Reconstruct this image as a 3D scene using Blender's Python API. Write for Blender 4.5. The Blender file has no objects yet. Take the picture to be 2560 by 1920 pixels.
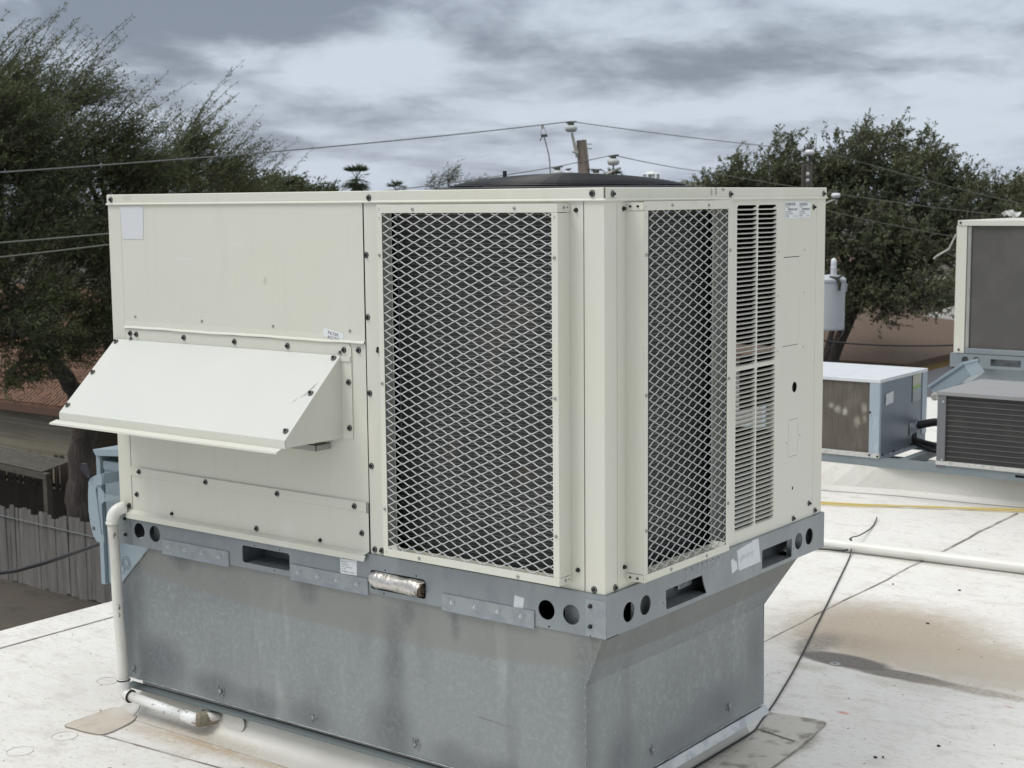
import bpy, bmesh, math, random
import numpy as np
from mathutils import Vector, Matrix, Quaternion
R = math.radians
random.seed(7); rng = np.random.default_rng(7)
scene = bpy.context.scene
# ------------------------------------------------------------------ camera
cam_data = bpy.data.cameras.new("camera"); cam = bpy.data.objects.new("camera", cam_data)
scene.collection.objects.link(cam); scene.camera = cam
right = Vector((0.79791101, 0.60270104, -0.00945939)); up = Vector((-0.06588148, 0.10279753, 0.99251816)); fwd = Vector((-0.59916413, 0.79131797, -0.12173012))
m = Matrix((right, up, -fwd)).transposed().to_4x4(); m.translation = Vector((2.050, -3.087, 1.673))
cam.matrix_world = m
cam_data.sensor_fit = 'HORIZONTAL'; cam_data.sensor_width = 36.0
cam_data.lens = 36.0 * 3763.9 / 2560.0
cam_data.clip_start = 0.05; cam_data.clip_end = 2500
cam_data.dof.use_dof = True; cam_data.dof.focus_distance = 3.9; cam_data.dof.aperture_fstop = 13.0
# ------------------------------------------------------------------ exposure
vs = scene.view_settings
scene.display_settings.display_device = 'sRGB'
vs.view_transform = 'Standard'; vs.look = 'None'; vs.gamma = 1.0; vs.use_curve_mapping = False; vs.exposure = 0.22
# ------------------------------------------------------------------ sky
SUN_EL, SUN_AZ = 58.0, 215.0     # degrees; azimuth clockwise from +Y
world = bpy.data.worlds.new("World"); scene.world = world; world.use_nodes = True
wt = world.node_tree; wt.nodes.clear()
def N(nt, t, **kw):
    n = nt.nodes.new(t)
    for k, v in kw.items():
        if k in ('operation', 'blend_type', 'data_type', 'noise_dimensions', 'sky_type', 'sun_disc', 'sun_elevation', 'sun_rotation', 'wave_type', 'bands_direction', 'feature', 'interpolation_type', 'noise_type', 'normalize', 'clamp', 'use_clamp', 'distance', 'air_density', 'dust_density'):
            setattr(n, k, v)
    return n
class G:
    """tiny node helper"""
    def __init__(s, nt): s.nt = nt
    def L(s, a, b): s.nt.links.new(a, b)
    def put(s, sock, v):
        if v is None: return
        if isinstance(v, bpy.types.NodeSocket): s.L(v, sock)
        else:
            try: sock.default_value = v
            except Exception: sock.default_value = (v[0], v[1], v[2], 1.0)
    def math(s, op, a, b=None, c=None, clamp=False):
        n = s.nt.nodes.new('ShaderNodeMath'); n.operation = op; n.use_clamp = clamp
        s.put(n.inputs[0], a); s.put(n.inputs[1], b)
        if c is not None: s.put(n.inputs[2], c)
        return n.outputs[0]
    def vmath(s, op, a, b=None, scale=None):
        n = s.nt.nodes.new('ShaderNodeVectorMath'); n.operation = op
        s.put(n.inputs[0], a)
        if b is not None: s.put(n.inputs[1], b)
        if scale is not None: s.put(n.inputs['Scale'], scale)
        return n.outputs['Value'] if op in ('LENGTH', 'DOT_PRODUCT') else n.outputs['Vector']
    def noise(s, vec, scale, detail=4, rough=0.5, dist=0.0, col=False):
        n = s.nt.nodes.new('ShaderNodeTexNoise'); s.put(n.inputs['Vector'], vec)
        n.inputs['Scale'].default_value = scale; n.inputs['Detail'].default_value = detail
        n.inputs['Roughness'].default_value = rough; n.inputs['Distortion'].default_value = dist
        return n.outputs['Color'] if col else n.outputs[0]
    def vor(s, vec, scale, out='Distance'):
        n = s.nt.nodes.new('ShaderNodeTexVoronoi'); s.put(n.inputs['Vector'], vec); n.inputs['Scale'].default_value = scale
        return n.outputs[out]
    def ramp(s, f, a, b, lo=0.0, hi=1.0, smooth=True):
        n = s.nt.nodes.new('ShaderNodeMapRange'); n.interpolation_type = 'SMOOTHSTEP' if smooth else 'LINEAR'
        s.put(n.inputs[0], f)
        for i, v in enumerate((a, b, lo, hi)): n.inputs[1 + i].default_value = v
        return n.outputs[0]
    def mix(s, f, a, b, mode='MIX'):
        n = s.nt.nodes.new('ShaderNodeMix'); n.data_type = 'RGBA'; n.blend_type = mode
        s.put(n.inputs[0], f); s.put(n.inputs[6], a); s.put(n.inputs[7], b)
        return n.outputs[2]
    def sep(s, v):
        n = s.nt.nodes.new('ShaderNodeSeparateXYZ'); s.put(n.inputs[0], v); return n.outputs
    def comb(s, x, y, z):
        n = s.nt.nodes.new('ShaderNodeCombineXYZ'); s.put(n.inputs[0], x); s.put(n.inputs[1], y); s.put(n.inputs[2], z); return n.outputs[0]
g = G(wt)
tc = wt.nodes.new('ShaderNodeTexCoord'); gen = tc.outputs['Generated']
sx, sy, sz = g.sep(gen)
zc = g.math('MAXIMUM', sz, 0.0)
lnz = g.math('LOGARITHM', g.math('ADD', zc, 0.06), math.e)
cvec = g.comb(g.math('MULTIPLY', sx, 6.5), g.math('MULTIPLY', sy, 6.5), g.math('MULTIPLY', lnz, 3.0))
warp = g.noise(cvec, 1.6, 4, 0.55, 0, True)
cw = g.vmath('ADD', cvec, g.vmath('SCALE', g.vmath('SUBTRACT', warp, (0.5, 0.5, 0.5)), scale=0.35))
big = g.noise(g.vmath('ADD', cw, (3.1, 8.4, 2.2)), 0.72, 11, 0.58, 0.0)
big_up = g.noise(g.vmath('ADD', cw, (3.1, 8.4, 2.42)), 0.70, 5, 0.50, 0.0)
relief = g.math('MULTIPLY', g.math('SUBTRACT', big, big_up), 1.1)
fine = g.noise(g.vmath('ADD', cw, (11.3, 2.0, 4.0)), 1.9, 9, 0.55, 0.1)
den2 = g.math('ADD', g.math('MULTIPLY', big, 0.58), g.math('MULTIPLY', fine, 0.42))
den2 = g.math('ADD', g.math('ADD', den2, g.math('MULTIPLY', relief, -1.0)), g.ramp(zc, 0.03, 0.12, -0.005, 0.062))
cloud = g.ramp(den2, 0.380, 0.665)
dark = (0.20, 0.225, 0.28, 1); lite = (0.55, 0.605, 0.69, 1)
ccol = g.mix(cloud, lite, dark)
lowmask = g.ramp(zc, 0.0, 0.10, 1.0, 0.0)
ccol = g.mix(g.math('MULTIPLY', lowmask, 0.22), ccol, (0.46, 0.55, 0.70, 1))
bright = g.ramp(zc, 0.12, 0.60, 1.0, 1.95)
ccol = g.mix(g.ramp(zc, 0.10, 0.55, 0.0, 0.75), ccol, g.mix(cloud, (0.70, 0.69, 0.66, 1), (0.42, 0.42, 0.41, 1)))
ccol = g.vmath('SCALE', ccol, scale=g.math('MULTIPLY', bright, 10.0))
sky = wt.nodes.new('ShaderNodeTexSky'); sky.sky_type = 'NISHITA'; sky.sun_disc = False
sky.sun_elevation = R(SUN_EL); sky.sun_rotation = R(SUN_AZ)
wcol = g.mix(0.88, sky.outputs[0], ccol)
bg = wt.nodes.new('ShaderNodeBackground'); bg.inputs['Strength'].default_value = 0.1
wt.links.new(wcol, bg.inputs[0])
wo = wt.nodes.new('ShaderNodeOutputWorld'); wt.links.new(bg.outputs[0], wo.inputs[0])
# ------------------------------------------------------------------ sun (overcast: weak and very soft)
sd = bpy.data.lights.new("sun", 'SUN'); sd.energy = 1.35; sd.angle = R(24); sd.color = (1.0, 0.965, 0.91)
sun = bpy.data.objects.new("sun", sd); scene.collection.objects.link(sun)
sdir = Vector((math.sin(R(SUN_AZ)) * math.cos(R(SUN_EL)), math.cos(R(SUN_AZ)) * math.cos(R(SUN_EL)), math.sin(R(SUN_EL))))
sun.rotation_euler = sdir.to_track_quat('Z', 'Y').to_euler()

# ================================================================== helpers
COL = scene.collection
WP = {}
def tag(o, label=None, cat=None, group=None, kind=None):
    if label: o['label'] = label
    if cat: o['category'] = cat
    if group: o['group'] = group
    if kind: o['kind'] = kind
    return o
def thing(name, loc, label, cat, group=None, kind=None):
    o = bpy.data.objects.new(name, None); COL.objects.link(o); o.location = loc; o.empty_display_size = 0.1
    WP[o] = Vector(loc); return tag(o, label, cat, group, kind)
class MB:
    def __init__(s): s.v = []; s.f = []; s.mi = []
    def poly(s, pts, mi=0):
        i = len(s.v); s.v += [tuple(p) for p in pts]; s.f.append(tuple(range(i, i + len(pts)))); s.mi.append(mi); return s
    def add(s, vs_, fs, mi=0):
        i = len(s.v); s.v += [tuple(p) for p in vs_]; s.f += [tuple(i + k for k in f) for f in fs]; s.mi += [mi] * len(fs); return s
    def box(s, x0, x1, y0, y1, z0, z1, mi=0):
        return s.add([(x0,y0,z0),(x1,y0,z0),(x1,y1,z0),(x0,y1,z0),(x0,y0,z1),(x1,y0,z1),(x1,y1,z1),(x0,y1,z1)],
              [(0,3,2,1),(4,5,6,7),(0,1,5,4),(1,2,6,5),(2,3,7,6),(3,0,4,7)], mi)
    def prism(s, pts, d, mi=0):
        """closed prism: polygon pts (3D) extruded by vector d"""
        n = len(pts); d = Vector(d); a = [Vector(p) for p in pts]; b = [p + d for p in a]
        fs = [tuple(range(n))[::-1], tuple(range(n, 2*n))] + [(i, (i+1) % n, n + (i+1) % n, n + i) for i in range(n)]
        return s.add(a + b, fs, mi)
    def tube(s, path, r, seg=8, mi=0, cap=True, flat=1.0):
        P = [Vector(p) for p in path]; n = len(P); rr = r if isinstance(r, (list, tuple)) else [r] * n
        base = len(s.v); prev = None
        for i in range(n):
            t = (P[min(i+1, n-1)] - P[max(i-1, 0)])
            t = t.normalized() if t.length > 1e-9 else Vector((0,0,1))
            if prev is None:
                a = Vector((0,0,1)) if abs(t.z) < 0.9 else Vector((1,0,0)); u = t.cross(a).normalized()
            else: u = (prev - t * prev.dot(t)).normalized()
            prev = u; w = t.cross(u)
            for k in range(seg):
                an = 2 * math.pi * k / seg
                s.v.append(tuple(P[i] + (u * math.cos(an) + w * math.sin(an) * flat) * rr[i]))
        for i in range(n - 1):
            for k in range(seg):
                k2 = (k + 1) % seg
                s.f.append((base + i*seg + k, base + i*seg + k2, base + (i+1)*seg + k2, base + (i+1)*seg + k)); s.mi.append(mi)
        if cap:
            s.f.append(tuple(base + k for k in range(seg))[::-1]); s.mi.append(mi)
            s.f.append(tuple(base + (n-1)*seg + k for k in range(seg))); s.mi.append(mi)
        return s
    def lathe(s, prof, c=(0,0,0), axis='z', seg=20, mi=0):
        """prof: list of (radius, height)"""
        c = Vector(c); base = len(s.v)
        def at(r, h, a):
            x, y = r * math.cos(a), r * math.sin(a)
            return c + (Vector((x, y, h)) if axis == 'z' else Vector((x, -h, y)) if axis == '-y' else Vector((h, x, y)))
        for (r, h) in prof:
            for k in range(seg): s.v.append(tuple(at(r, h, 2*math.pi*k/seg)))
        for i in range(len(prof) - 1):
            for k in range(seg):
                k2 = (k+1) % seg
                s.f.append((base+i*seg+k, base+i*seg+k2, base+(i+1)*seg+k2, base+(i+1)*seg+k)); s.mi.append(mi)
        s.f.append(tuple(base+(len(prof)-1)*seg+k for k in range(seg))); s.mi.append(mi)
        s.f.append(tuple(base+k for k in range(seg))[::-1]); s.mi.append(mi)
        return s
    def mesh(s, name='m'):
        me = bpy.data.meshes.new(name); me.from_pydata([tuple(v) for v in s.v], [], s.f)
        me.polygons.foreach_set('material_index', s.mi); me.update(); return me
def obj(name, me, mats, parent=None, bevel=0, smooth=False, label=None, cat=None, group=None, kind=None, shift=True):
    if isinstance(me, MB): me = me.mesh(name)
    if not isinstance(mats, (list, tuple)): mats = [mats]
    if not me.materials:
        for mm in mats: me.materials.append(mm)
    o = bpy.data.objects.new(name, me); COL.objects.link(o)
    if parent is not None:
        o.parent = parent
        if shift: me.transform(Matrix.Translation(-WP[parent]))
        WP[o] = WP[parent].copy()
    else: WP[o] = Vector((0,0,0))
    if smooth: me.polygons.foreach_set('use_smooth', [True] * len(me.polygons))
    if bevel:
        b = o.modifiers.new('bevel', 'BEVEL'); b.width = bevel; b.segments = 2; b.limit_method = 'ANGLE'; b.angle_limit = R(40)
    return tag(o, label, cat, group, kind)
def place(name, me, loc, parent, rotz=0.0, label=None):
    """instance of a shared mesh as a part"""
    o = bpy.data.objects.new(name, me); COL.objects.link(o); o.parent = parent
    o.location = Vector(loc) - WP[parent]; o.rotation_euler = (0, 0, rotz)
    if label: o['label'] = label
    WP[o] = Vector(loc); return o
def rrect(x0, x1, z0, z1, r=0.0, n=4):
    if r <= 0: return [(x0,z0),(x1,z0),(x1,z1),(x0,z1)]
    pts = []
    for cx, cz, a0 in ((x1-r,z0+r,-90),(x1-r,z1-r,0),(x0+r,z1-r,90),(x0+r,z0+r,180)):
        for k in range(n+1):
            a = R(a0 + 90*k/n); pts.append((cx + r*math.cos(a), cz + r*math.sin(a)))
    return pts
def circ(cx, cz, r, n=28): return [(cx + r*math.cos(2*math.pi*k/n), cz + r*math.sin(2*math.pi*k/n)) for k in range(n)]
def plate_mesh(outer, holes, t, plane, level):
    """sheet-metal plate with real holes. plane 'F': (a,b)->(a, level..level+t, b) ; 'S': (a,b)->(level-t..level, a, b) ; 'Z' flat"""
    cu_ = bpy.data.curves.new('c', 'CURVE'); cu_.dimensions = '2D'; cu_.fill_mode = 'BOTH'; cu_.extrude = t / 2
    for pts in [outer] + holes:
        sp = cu_.splines.new('POLY'); sp.points.add(len(pts) - 1)
        for i, p in enumerate(pts): sp.points[i].co = (p[0], p[1], 0, 1)
        sp.use_cyclic_u = True
    ob = bpy.data.objects.new('c', cu_); COL.objects.link(ob)
    dg = bpy.context.evaluated_depsgraph_get(); dg.update()
    me = bpy.data.meshes.new_from_object(ob.evaluated_get(dg))
    bpy.data.objects.remove(ob); bpy.data.curves.remove(cu_)
    n = len(me.vertices); co = np.empty(n*3); me.vertices.foreach_get('co', co); co = co.reshape(-1, 3)
    if plane == 'F': out = np.stack([co[:,0], level + t/2 + co[:,2], co[:,1]], 1)
    elif plane == 'S': out = np.stack([level - t/2 + co[:,2], co[:,0], co[:,1]], 1)
    else: out = np.stack([co[:,0], co[:,1], level - t/2 + co[:,2]], 1)
    me.vertices.foreach_set('co', out.ravel()); me.materials.clear(); me.update()
    return me
def text_mb(body, size, plane, origin, level, slant=0.0, rot=0.0, sx_=1.0, align='LEFT'):
    cu_ = bpy.data.curves.new('t', 'FONT'); cu_.body = body; cu_.size = size; cu_.resolution_u = 2; cu_.align_x = align; cu_.space_line = 0.95
    ob = bpy.data.objects.new('t', cu_); COL.objects.link(ob)
    dg = bpy.context.evaluated_depsgraph_get(); dg.update()
    me = bpy.data.meshes.new_from_object(ob.evaluated_get(dg)); bpy.data.objects.remove(ob); bpy.data.curves.remove(cu_)
    c, s_ = math.cos(rot), math.sin(rot)
    for v in me.vertices:
        a, b = v.co.x * sx_ + v.co.y * slant, v.co.y
        a, b = a*c - b*s_, a*s_ + b*c
        if plane == 'F': v.co = (origin[0] + a, level, origin[1] + b)
        else: v.co = (level, origin[0] + a, origin[1] + b)
    me.materials.clear(); return me
# ------------------------------------------------------------------ materials
def mat(name, col, rough=0.5, metal=0.0, layers=(), bump=None, spots=(), ior=1.5, spec=None, transl=None, wave=0.0):
    """layers: (scale, detail, colour, lo, hi, amount, stretch) ; spots: ((x,y,z),(rx,ry,rz),colour,amount,edge,noise)"""
    m_ = bpy.data.materials.new(name); m_.use_nodes = True; nt = m_.node_tree; nt.nodes.clear(); g = G(nt)
    geo = nt.nodes.new('ShaderNodeNewGeometry'); pos = geo.outputs['Position']
    c = (*col, 1.0)
    for (scale, detail, c2, lo, hi, amt, st) in layers:
        vec = pos if st is None else g.vmath('MULTIPLY', pos, st)
        f = g.math('MULTIPLY', g.ramp(g.noise(vec, scale, detail, 0.55), lo, hi), amt)
        c = g.mix(f, c, (*c2, 1.0))
    if spots:
        wn = g.noise(pos, 14.0, 5, 0.6, 0, True); wn2 = g.noise(pos, 60.0, 3, 0.6)
        wv = g.vmath('SUBTRACT', wn, (0.5, 0.5, 0.5))
        for (ce, ra, c2, amt, edge, nz) in spots:
            d = g.vmath('SUBTRACT', g.vmath('ADD', pos, g.vmath('SCALE', wv, scale=nz)), ce)
            d = g.vmath('LENGTH', g.vmath('DIVIDE', d, ra))
            f = g.ramp(d, 1.0 - edge, 1.0 + edge * 0.3, amt, 0.0)
            f = g.math('MULTIPLY', f, g.ramp(wn2, 0.30, 0.62, 0.88 if amt > .84 else 0.5, 1.0))
            c = g.mix(f, c, (*c2, 1.0))
    b = nt.nodes.new('ShaderNodeBsdfPrincipled'); g.put(b.inputs['Base Color'], c)
    b.inputs['Roughness'].default_value = rough; b.inputs['Metallic'].default_value = metal; b.inputs['IOR'].default_value = ior
    if spec is not None: b.inputs['Specular IOR Level'].default_value = spec
    if bump:
        sc_, st_, di_ = bump[:3]; vec = pos if len(bump) < 4 else g.vmath('MULTIPLY', pos, bump[3])
        b0_ = nt.nodes.new('ShaderNodeBump'); b0_.inputs['Strength'].default_value = wave; b0_.inputs['Distance'].default_value = .012
        g.put(b0_.inputs['Height'], g.noise(pos, 3.2, 2, 0.5))
        bn = nt.nodes.new('ShaderNodeBump'); nt.links.new(b0_.outputs[0], bn.inputs['Normal']); bn.inputs['Strength'].default_value = st_; bn.inputs['Distance'].default_value = di_
        g.put(bn.inputs['Height'], g.noise(vec, sc_, 4, 0.6)); nt.links.new(bn.outputs[0], b.inputs['Normal'])
    o = nt.nodes.new('ShaderNodeOutputMaterial')
    if transl:
        t = nt.nodes.new('ShaderNodeBsdfTranslucent'); g.put(t.inputs[0], c); mx = nt.nodes.new('ShaderNodeMixShader')
        mx.inputs[0].default_value = transl; nt.links.new(b.outputs[0], mx.inputs[1]); nt.links.new(t.outputs[0], mx.inputs[2]); nt.links.new(mx.outputs[0], o.inputs[0])
    else: nt.links.new(b.outputs[0], o.inputs[0])
    return m_
PA = (0.64, 0.635, 0.55)
paint = mat('cream_paint', PA, 0.42, layers=[(2.2, 3, (0.63,0.64,0.59), .35, .7, .6, None), (260, 2, (0.55,0.555,0.49), .5, .72, .30, None), (9, 4, (0.57,0.56,0.48), .55, .8, .30, (1,1,.25)), (22, 5, (0.55,0.54,0.46), .56, .80, .35, (1,1,.07)), (16, 6, (0.45,0.43,0.36), .68, .78, .35, None), (5, 5, (.70,.70,.66), .60, .72, .35, (1,1,.5)), (700,1,(0.47,.47,.42),.62,.72,.35,None)],
            bump=(420, 0.05, 0.0006), wave=.35,
            spots=[((-1.19,0,1.44),(.010,.05,.018),(.36,.36,.33),.4,.6,.02), ((-1.55,0,1.50),(.05,.05,.006),(.68,.69,.66),.5,.6,.05), ((-1.30,0,1.545),(.04,.05,.005),(.68,.69,.66),.5,.6,.03),
                   ((-1.80,0,1.687),(.03,.05,.012),(.33,.33,.30),.35,.8,.03), ((0,.52,1.688),(.05,.006,.012),(.25,.25,.22),.8,.3,.0),((0,.545,1.69),(.05,.007,.015),(.22,.22,.2),.8,.4,.01),((0,.585,1.694),(.05,.012,.006),(.22,.22,.2),.8,.4,.01)])
paint_top = mat('cream_paint_weathered', (0.62,0.63,0.59), 0.35, layers=[(3, 4, (0.58,0.60,0.57), .35, .7, .7, None), (420, 2, (0.53,0.54,0.50), .5, .7, .35, None)], bump=(500, 0.06, 0.0006),
            spots=[((-.975,-.16,1.10),(.030,.035,.004),(.25,.25,.22),.0,.4,.0)])
paint_shade = mat('cream_paint_shaded', (0.30,0.305,0.285), 0.5, layers=[(6, 3, (0.36,0.37,0.33), .4, .7, .5, None)])  # darker copy of the cream; shade on inner faces is put into the colour
galv = mat('galvanised_rail', (0.265,0.292,0.305), 0.44, 0.55, layers=[(3, 4, (0.33,0.36,0.37), .4, .7, .7, None), (30, 5, (0.22,0.25,0.285), .45, .7, .5, (1,1,.4)), (160, 3, (0.40,0.43,0.44), .6, .75, .3, None), (18,5,(0.52,.54,.54),.66,.8,.35,(1,1,1.6))], bump=(140, 0.05, 0.0008))
galv_br = mat('galvanised_bracket', (0.33,0.36,0.375), 0.46, 0.55, layers=[(25, 5, (0.265,0.29,0.31), .4, .65, .7, None), (120, 4, (0.48,0.51,0.54), .58, .75, .5, None)], bump=(160, 0.08, 0.001))
ST = (0.112,0.122,0.135)
galv_sheet = mat('galvanised_sheet', (0.275,0.298,0.302), 0.44, 0.45,
            layers=[(1.3, 3, (0.225,0.245,0.255), .38, .65, .8, None), (60, 5, (0.345,0.375,0.37), .44, .68, .50, None), (150, 3, (0.20,0.22,0.23), .48, .74, .35, None), (9, 6, (0.20,0.215,0.22), .52, .75, .6, (1,1,.3)), (34, 4, (0.50,.53,.53), .66, .74, .35, (1,1,2)), (5, 6, (.46,.49,.49), .60, .74, .4, (1.6,1.6,.22))],
            bump=(90, 0.05, 0.001), wave=.5,
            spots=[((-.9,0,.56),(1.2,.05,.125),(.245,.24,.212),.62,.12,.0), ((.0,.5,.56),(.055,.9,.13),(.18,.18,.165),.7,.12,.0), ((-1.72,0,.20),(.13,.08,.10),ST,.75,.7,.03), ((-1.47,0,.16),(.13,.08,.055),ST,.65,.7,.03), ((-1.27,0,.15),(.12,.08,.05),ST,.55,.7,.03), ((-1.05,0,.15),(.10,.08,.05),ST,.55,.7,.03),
                   ((-.71,0,.44),(.050,.08,.14),ST,.50,.8,.04), ((-.72,0,.30),(.060,.08,.17),ST,.50,.8,.05), ((-.73,0,.17),(.10,.08,.11),ST,.65,.8,.05), ((-.50,0,.14),(.10,.08,.06),ST,.5,.7,.03), ((-.33,0,.12),(.13,.08,.07),ST,.6,.7,.03),
                   ((-1.89,0,.28),(.045,.08,.24),ST,.85,.7,.02), ((-.66,0,.53),(.035,.08,.05),ST,.6,.7,.03), ((-1.61,0,.54),(.05,.08,.035),ST,.5,.7,.03),((-1.05,0,.53),(.05,.08,.045),ST,.5,.7,.03),((-.49,0,.52),(.02,.08,.05),ST,.5,.7,.02),
                   ((-.06,0,.35),(.05,.06,.4),ST,.55,.9,.03), ((-.03,.93,.30),(.08,.10,.2),ST,.6,.9,.03), ((-.03,.17,.20),(.08,.10,.12),ST,.65,.7,.03),((-.03,.7,.19),(.08,.22,.09),ST,.55,.8,.03),((-.03,.45,.15),(.08,.2,.06),ST,.5,.8,.03),
                   ((-.03,.10,.50),(.05,.09,.07),(.21,.22,.215),.6,.8,.03)])
seam_m = mat('seam_sealant', (0.20,0.21,0.21), 0.7, 0.0, layers=[(120, 3, (0.42,0.43,0.42), .55, .7, .6, None)], bump=(150, .5, .002))
dark_in = mat('dark_interior', (0.015,0.016,0.017), 0.8)
grey_in = mat('inner_sheet', (0.27,0.29,0.30), 0.5, 0.4, layers=[(20, 4, (0.11,0.12,0.13), .4, .7, .6, None)])
fin_m = mat('coil_fins', (0.038,0.040,0.038), 0.7, 0.0, layers=[(5, 3, (0.060,0.060,0.055), .4, .7, .8, None), (260, 2, (0.025,0.025,0.024), .45, .6, .6, (1,1,.05)), (7,3,(.10,.085,.065),.58,.75,.6,None)], bump=(500, .4, .001, (1,1,.05)))
tube_m = mat('coil_tubes', (0.30,0.305,0.30), 0.45, 0.6, layers=[(9, 3, (0.12,0.12,0.12), .4, .65, .8, None)])
header_m = mat('coil_header', (0.10,0.105,0.115), 0.35, 0.7)
black_rub = mat('black_rubber', (0.012,0.012,0.013), 0.5)
scr_head = mat('screw_head_dark', (0.035,0.037,0.037), 0.35, 0.6)
scr_ring = mat('screw_washer_grey', (0.24,0.25,0.245), 0.4, 0.6)
scr_zinc = mat('zinc_screw', (0.36,0.37,0.355), 0.4, 0.6, layers=[(300, 2, (0.22,.22,.20), .45, .6, .6, None)])
mesh_m = mat('expanded_metal', (0.50,0.515,0.50), 0.38, 0.1, layers=[(40, 3, (0.40,0.41,0.39), .4, .7, .7, None)])
fan_m = mat('black_wire_guard', (0.014,0.016,0.020), 0.5)
white_lab = mat('white_label', (0.72,0.74,0.75), 0.45, layers=[(60, 3, (0.64,.66,.68), .4, .7, .5, None)])
lab_old = mat('weathered_label', (0.62,0.65,0.68), 0.55, layers=[(70, 5, (0.46,.48,.50), .48, .7, .6, None)])
tape_m = mat('clear_tape', (0.60,0.615,0.63), 0.3, layers=[(400, 2, (0.70,.71,.74), .45, .6, .8, None)])
ink = mat('print_ink', (0.05,0.05,0.055), 0.6)
ink_grey = mat('print_ink_grey', (0.22,0.23,0.23), 0.6)
chalk = mat('faded_chalk', (0.40,0.42,0.44), 0.8)
foil = mat('foil_facing', (0.60,0.58,0.55), 0.30, 0.75, layers=[(18, 5, (0.42,0.39,0.34), .5, .72, .7, None), (70, 3, (0.75,.75,.74), .5, .65, .5, None)], bump=(55, 0.9, 0.004))
fibre = mat('brown_fibreglass', (0.15,0.115,0.085), 0.9, layers=[(60, 4, (0.07,0.05,0.035), .4, .65, .8, None)], bump=(120, .6, .003))
pvc = mat('white_pvc', (0.74,0.74,0.70), 0.35, layers=[(6, 4, (0.62,0.60,0.53), .45, .75, .5, None)])
pvc_peel = mat('white_pvc_peeling', (0.78,0.79,0.78), 0.4, layers=[(45, 5, (0.22,0.19,0.15), .60, .63, .9, (1,1,1.6)), (5, 3, (0.66,.64,.58), .45, .7, .6, None)], bump=(45, .3, .002))
pvc_dirty = mat('white_pvc_stained', (0.68,0.67,0.62), 0.5, layers=[(10, 4, (0.44,0.42,0.37), .5, .7, .7, (1,1,.35)), (60,3,(.05,.05,.04),.68,.71,.8,(1,1,.5))])
sealant = mat('tan_sealant', (0.26,0.23,0.17), 0.8, layers=[(60, 4, (0.16,0.14,0.10), .4, .7, .7, None)], bump=(60, .6, .004))
BR = (0.43,0.38,0.31)
roof_m = mat('white_membrane', (0.755,0.745,0.71), 0.55,
    layers=[(1.1, 5, (0.67,0.655,0.61), .4, .7, .7, None), (8, 7, (0.55,0.525,0.47), .48, .72, .65, (1,1.8,1)), (34, 6, (0.50,.48,.43), .52, .70, .60, (1,1.8,1)), (90, 4, (0.42,.40,.37), .56, .72, .5, (1,2,1)), (26, 5, (0.25,.235,.20), .675, .72, .7, None), (4,4,(.72,.72,.70),.5,.7,.5,None), (13, 6, (.76,.76,.74), .58, .66, .6, (1,1.5,1))],
    bump=(24, 0.45, 0.006), wave=.6,
    spots=[((-.10,.55,0),(.045,.62,.2),(.33,.30,.245),.65,.9,.05), ((-.95,-.085,0),(1.05,.035,.2),(.42,.37,.29),.6,.9,.04), ((-.2,3.42,0),(2.0,.03,.2),(.45,.42,.37),.5,.9,.03), ((-.22,2.28,0),(.50,.52,.2),(0.36,0.30,0.22),.95,.6,.20), ((.20,2.10,0),(.62,.34,.2),(0.40,0.34,0.26),.90,.7,.22), ((-.30,2.10,0),(.22,.14,.2),(0.30,0.25,0.19),.7,.8,.14), ((-.46,2.45,0),(.12,.30,.2),(0.36,.31,.25),.6,.8,.1), ((.3,2.0,0),(.5,.2,.2),(0.48,0.43,0.36),.5,.9,.15),  # first three spots: grime plus painted contact shadow, curb foot and under pipe
           ((-.20,1.86,0),(.19,.080,.2),(0.10,0.09,0.08),.97,.25,.03), ((.03,1.815,0),(.24,.055,.2),(0.13,0.115,0.095),.93,.35,.03), ((.30,1.805,0),(.24,.045,.2),(0.29,0.255,0.20),.8,.5,.03), ((-.37,2.0,0),(.09,.16,.2),(0.19,0.17,.14),.8,.5,.05),
           ((-.27,1.72,0),(.10,.05,.2),(0.48,.44,.38),.6,.6,.04),((.1,1.72,0),(.22,.06,.2),(0.52,.49,.43),.6,.7,.05),
           ((.040,1.342,0),(.026,.016,.2),(0.55,0.13,0.10),.75,.8,.012), ((.457,1.71,0),(.020,.010,.2),(0.45,0.10,0.08),.7,.6,.01),
           ((.06,1.00,0),(.035,.13,.2),(0.15,0.13,0.09),.8,.8,.05), ((-.03,.98,0),(.07,.06,.2),(0.25,.215,.15),.65,.8,.06), ((.03,.80,0),(.09,.10,.2),(0.42,.38,.30),.5,.8,.06),
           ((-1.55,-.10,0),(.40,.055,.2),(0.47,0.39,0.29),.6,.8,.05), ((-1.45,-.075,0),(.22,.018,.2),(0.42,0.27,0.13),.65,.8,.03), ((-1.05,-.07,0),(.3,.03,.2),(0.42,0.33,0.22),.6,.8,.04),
           ((-.95,4.86,0),(1.2,.10,.2),(0.46,0.44,0.40),.55,.8,.05), ((-.2,4.9,0),(.9,.12,.2),(0.42,.39,.34),.6,.8,.06)])
memb = mat('curb_membrane', (0.64,0.63,0.59), 0.5, layers=[(2.5, 4, (0.56,0.55,0.50), .4, .7, .8, None), (30, 5, (0.50,.48,.43), .55, .75, .4, None)], bump=(16, 0.35, 0.006),
    spots=[((-1.5,-.05,0),(.4,.1,.02),(.43,.36,.27),.6,.9,.02), ((-1.5,0,.03),(.06,.1,.035),(.50,.46,.38),.6,.5,.01)])
patch_m = mat('membrane_patch', (0.55,0.50,0.42), 0.5, layers=[(14, 5, (0.45,0.385,0.31), .45, .7, .7, None), (5, 3, (0.62,.60,.55), .5, .7, .6, None)], bump=(25, .3, .003))
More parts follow.
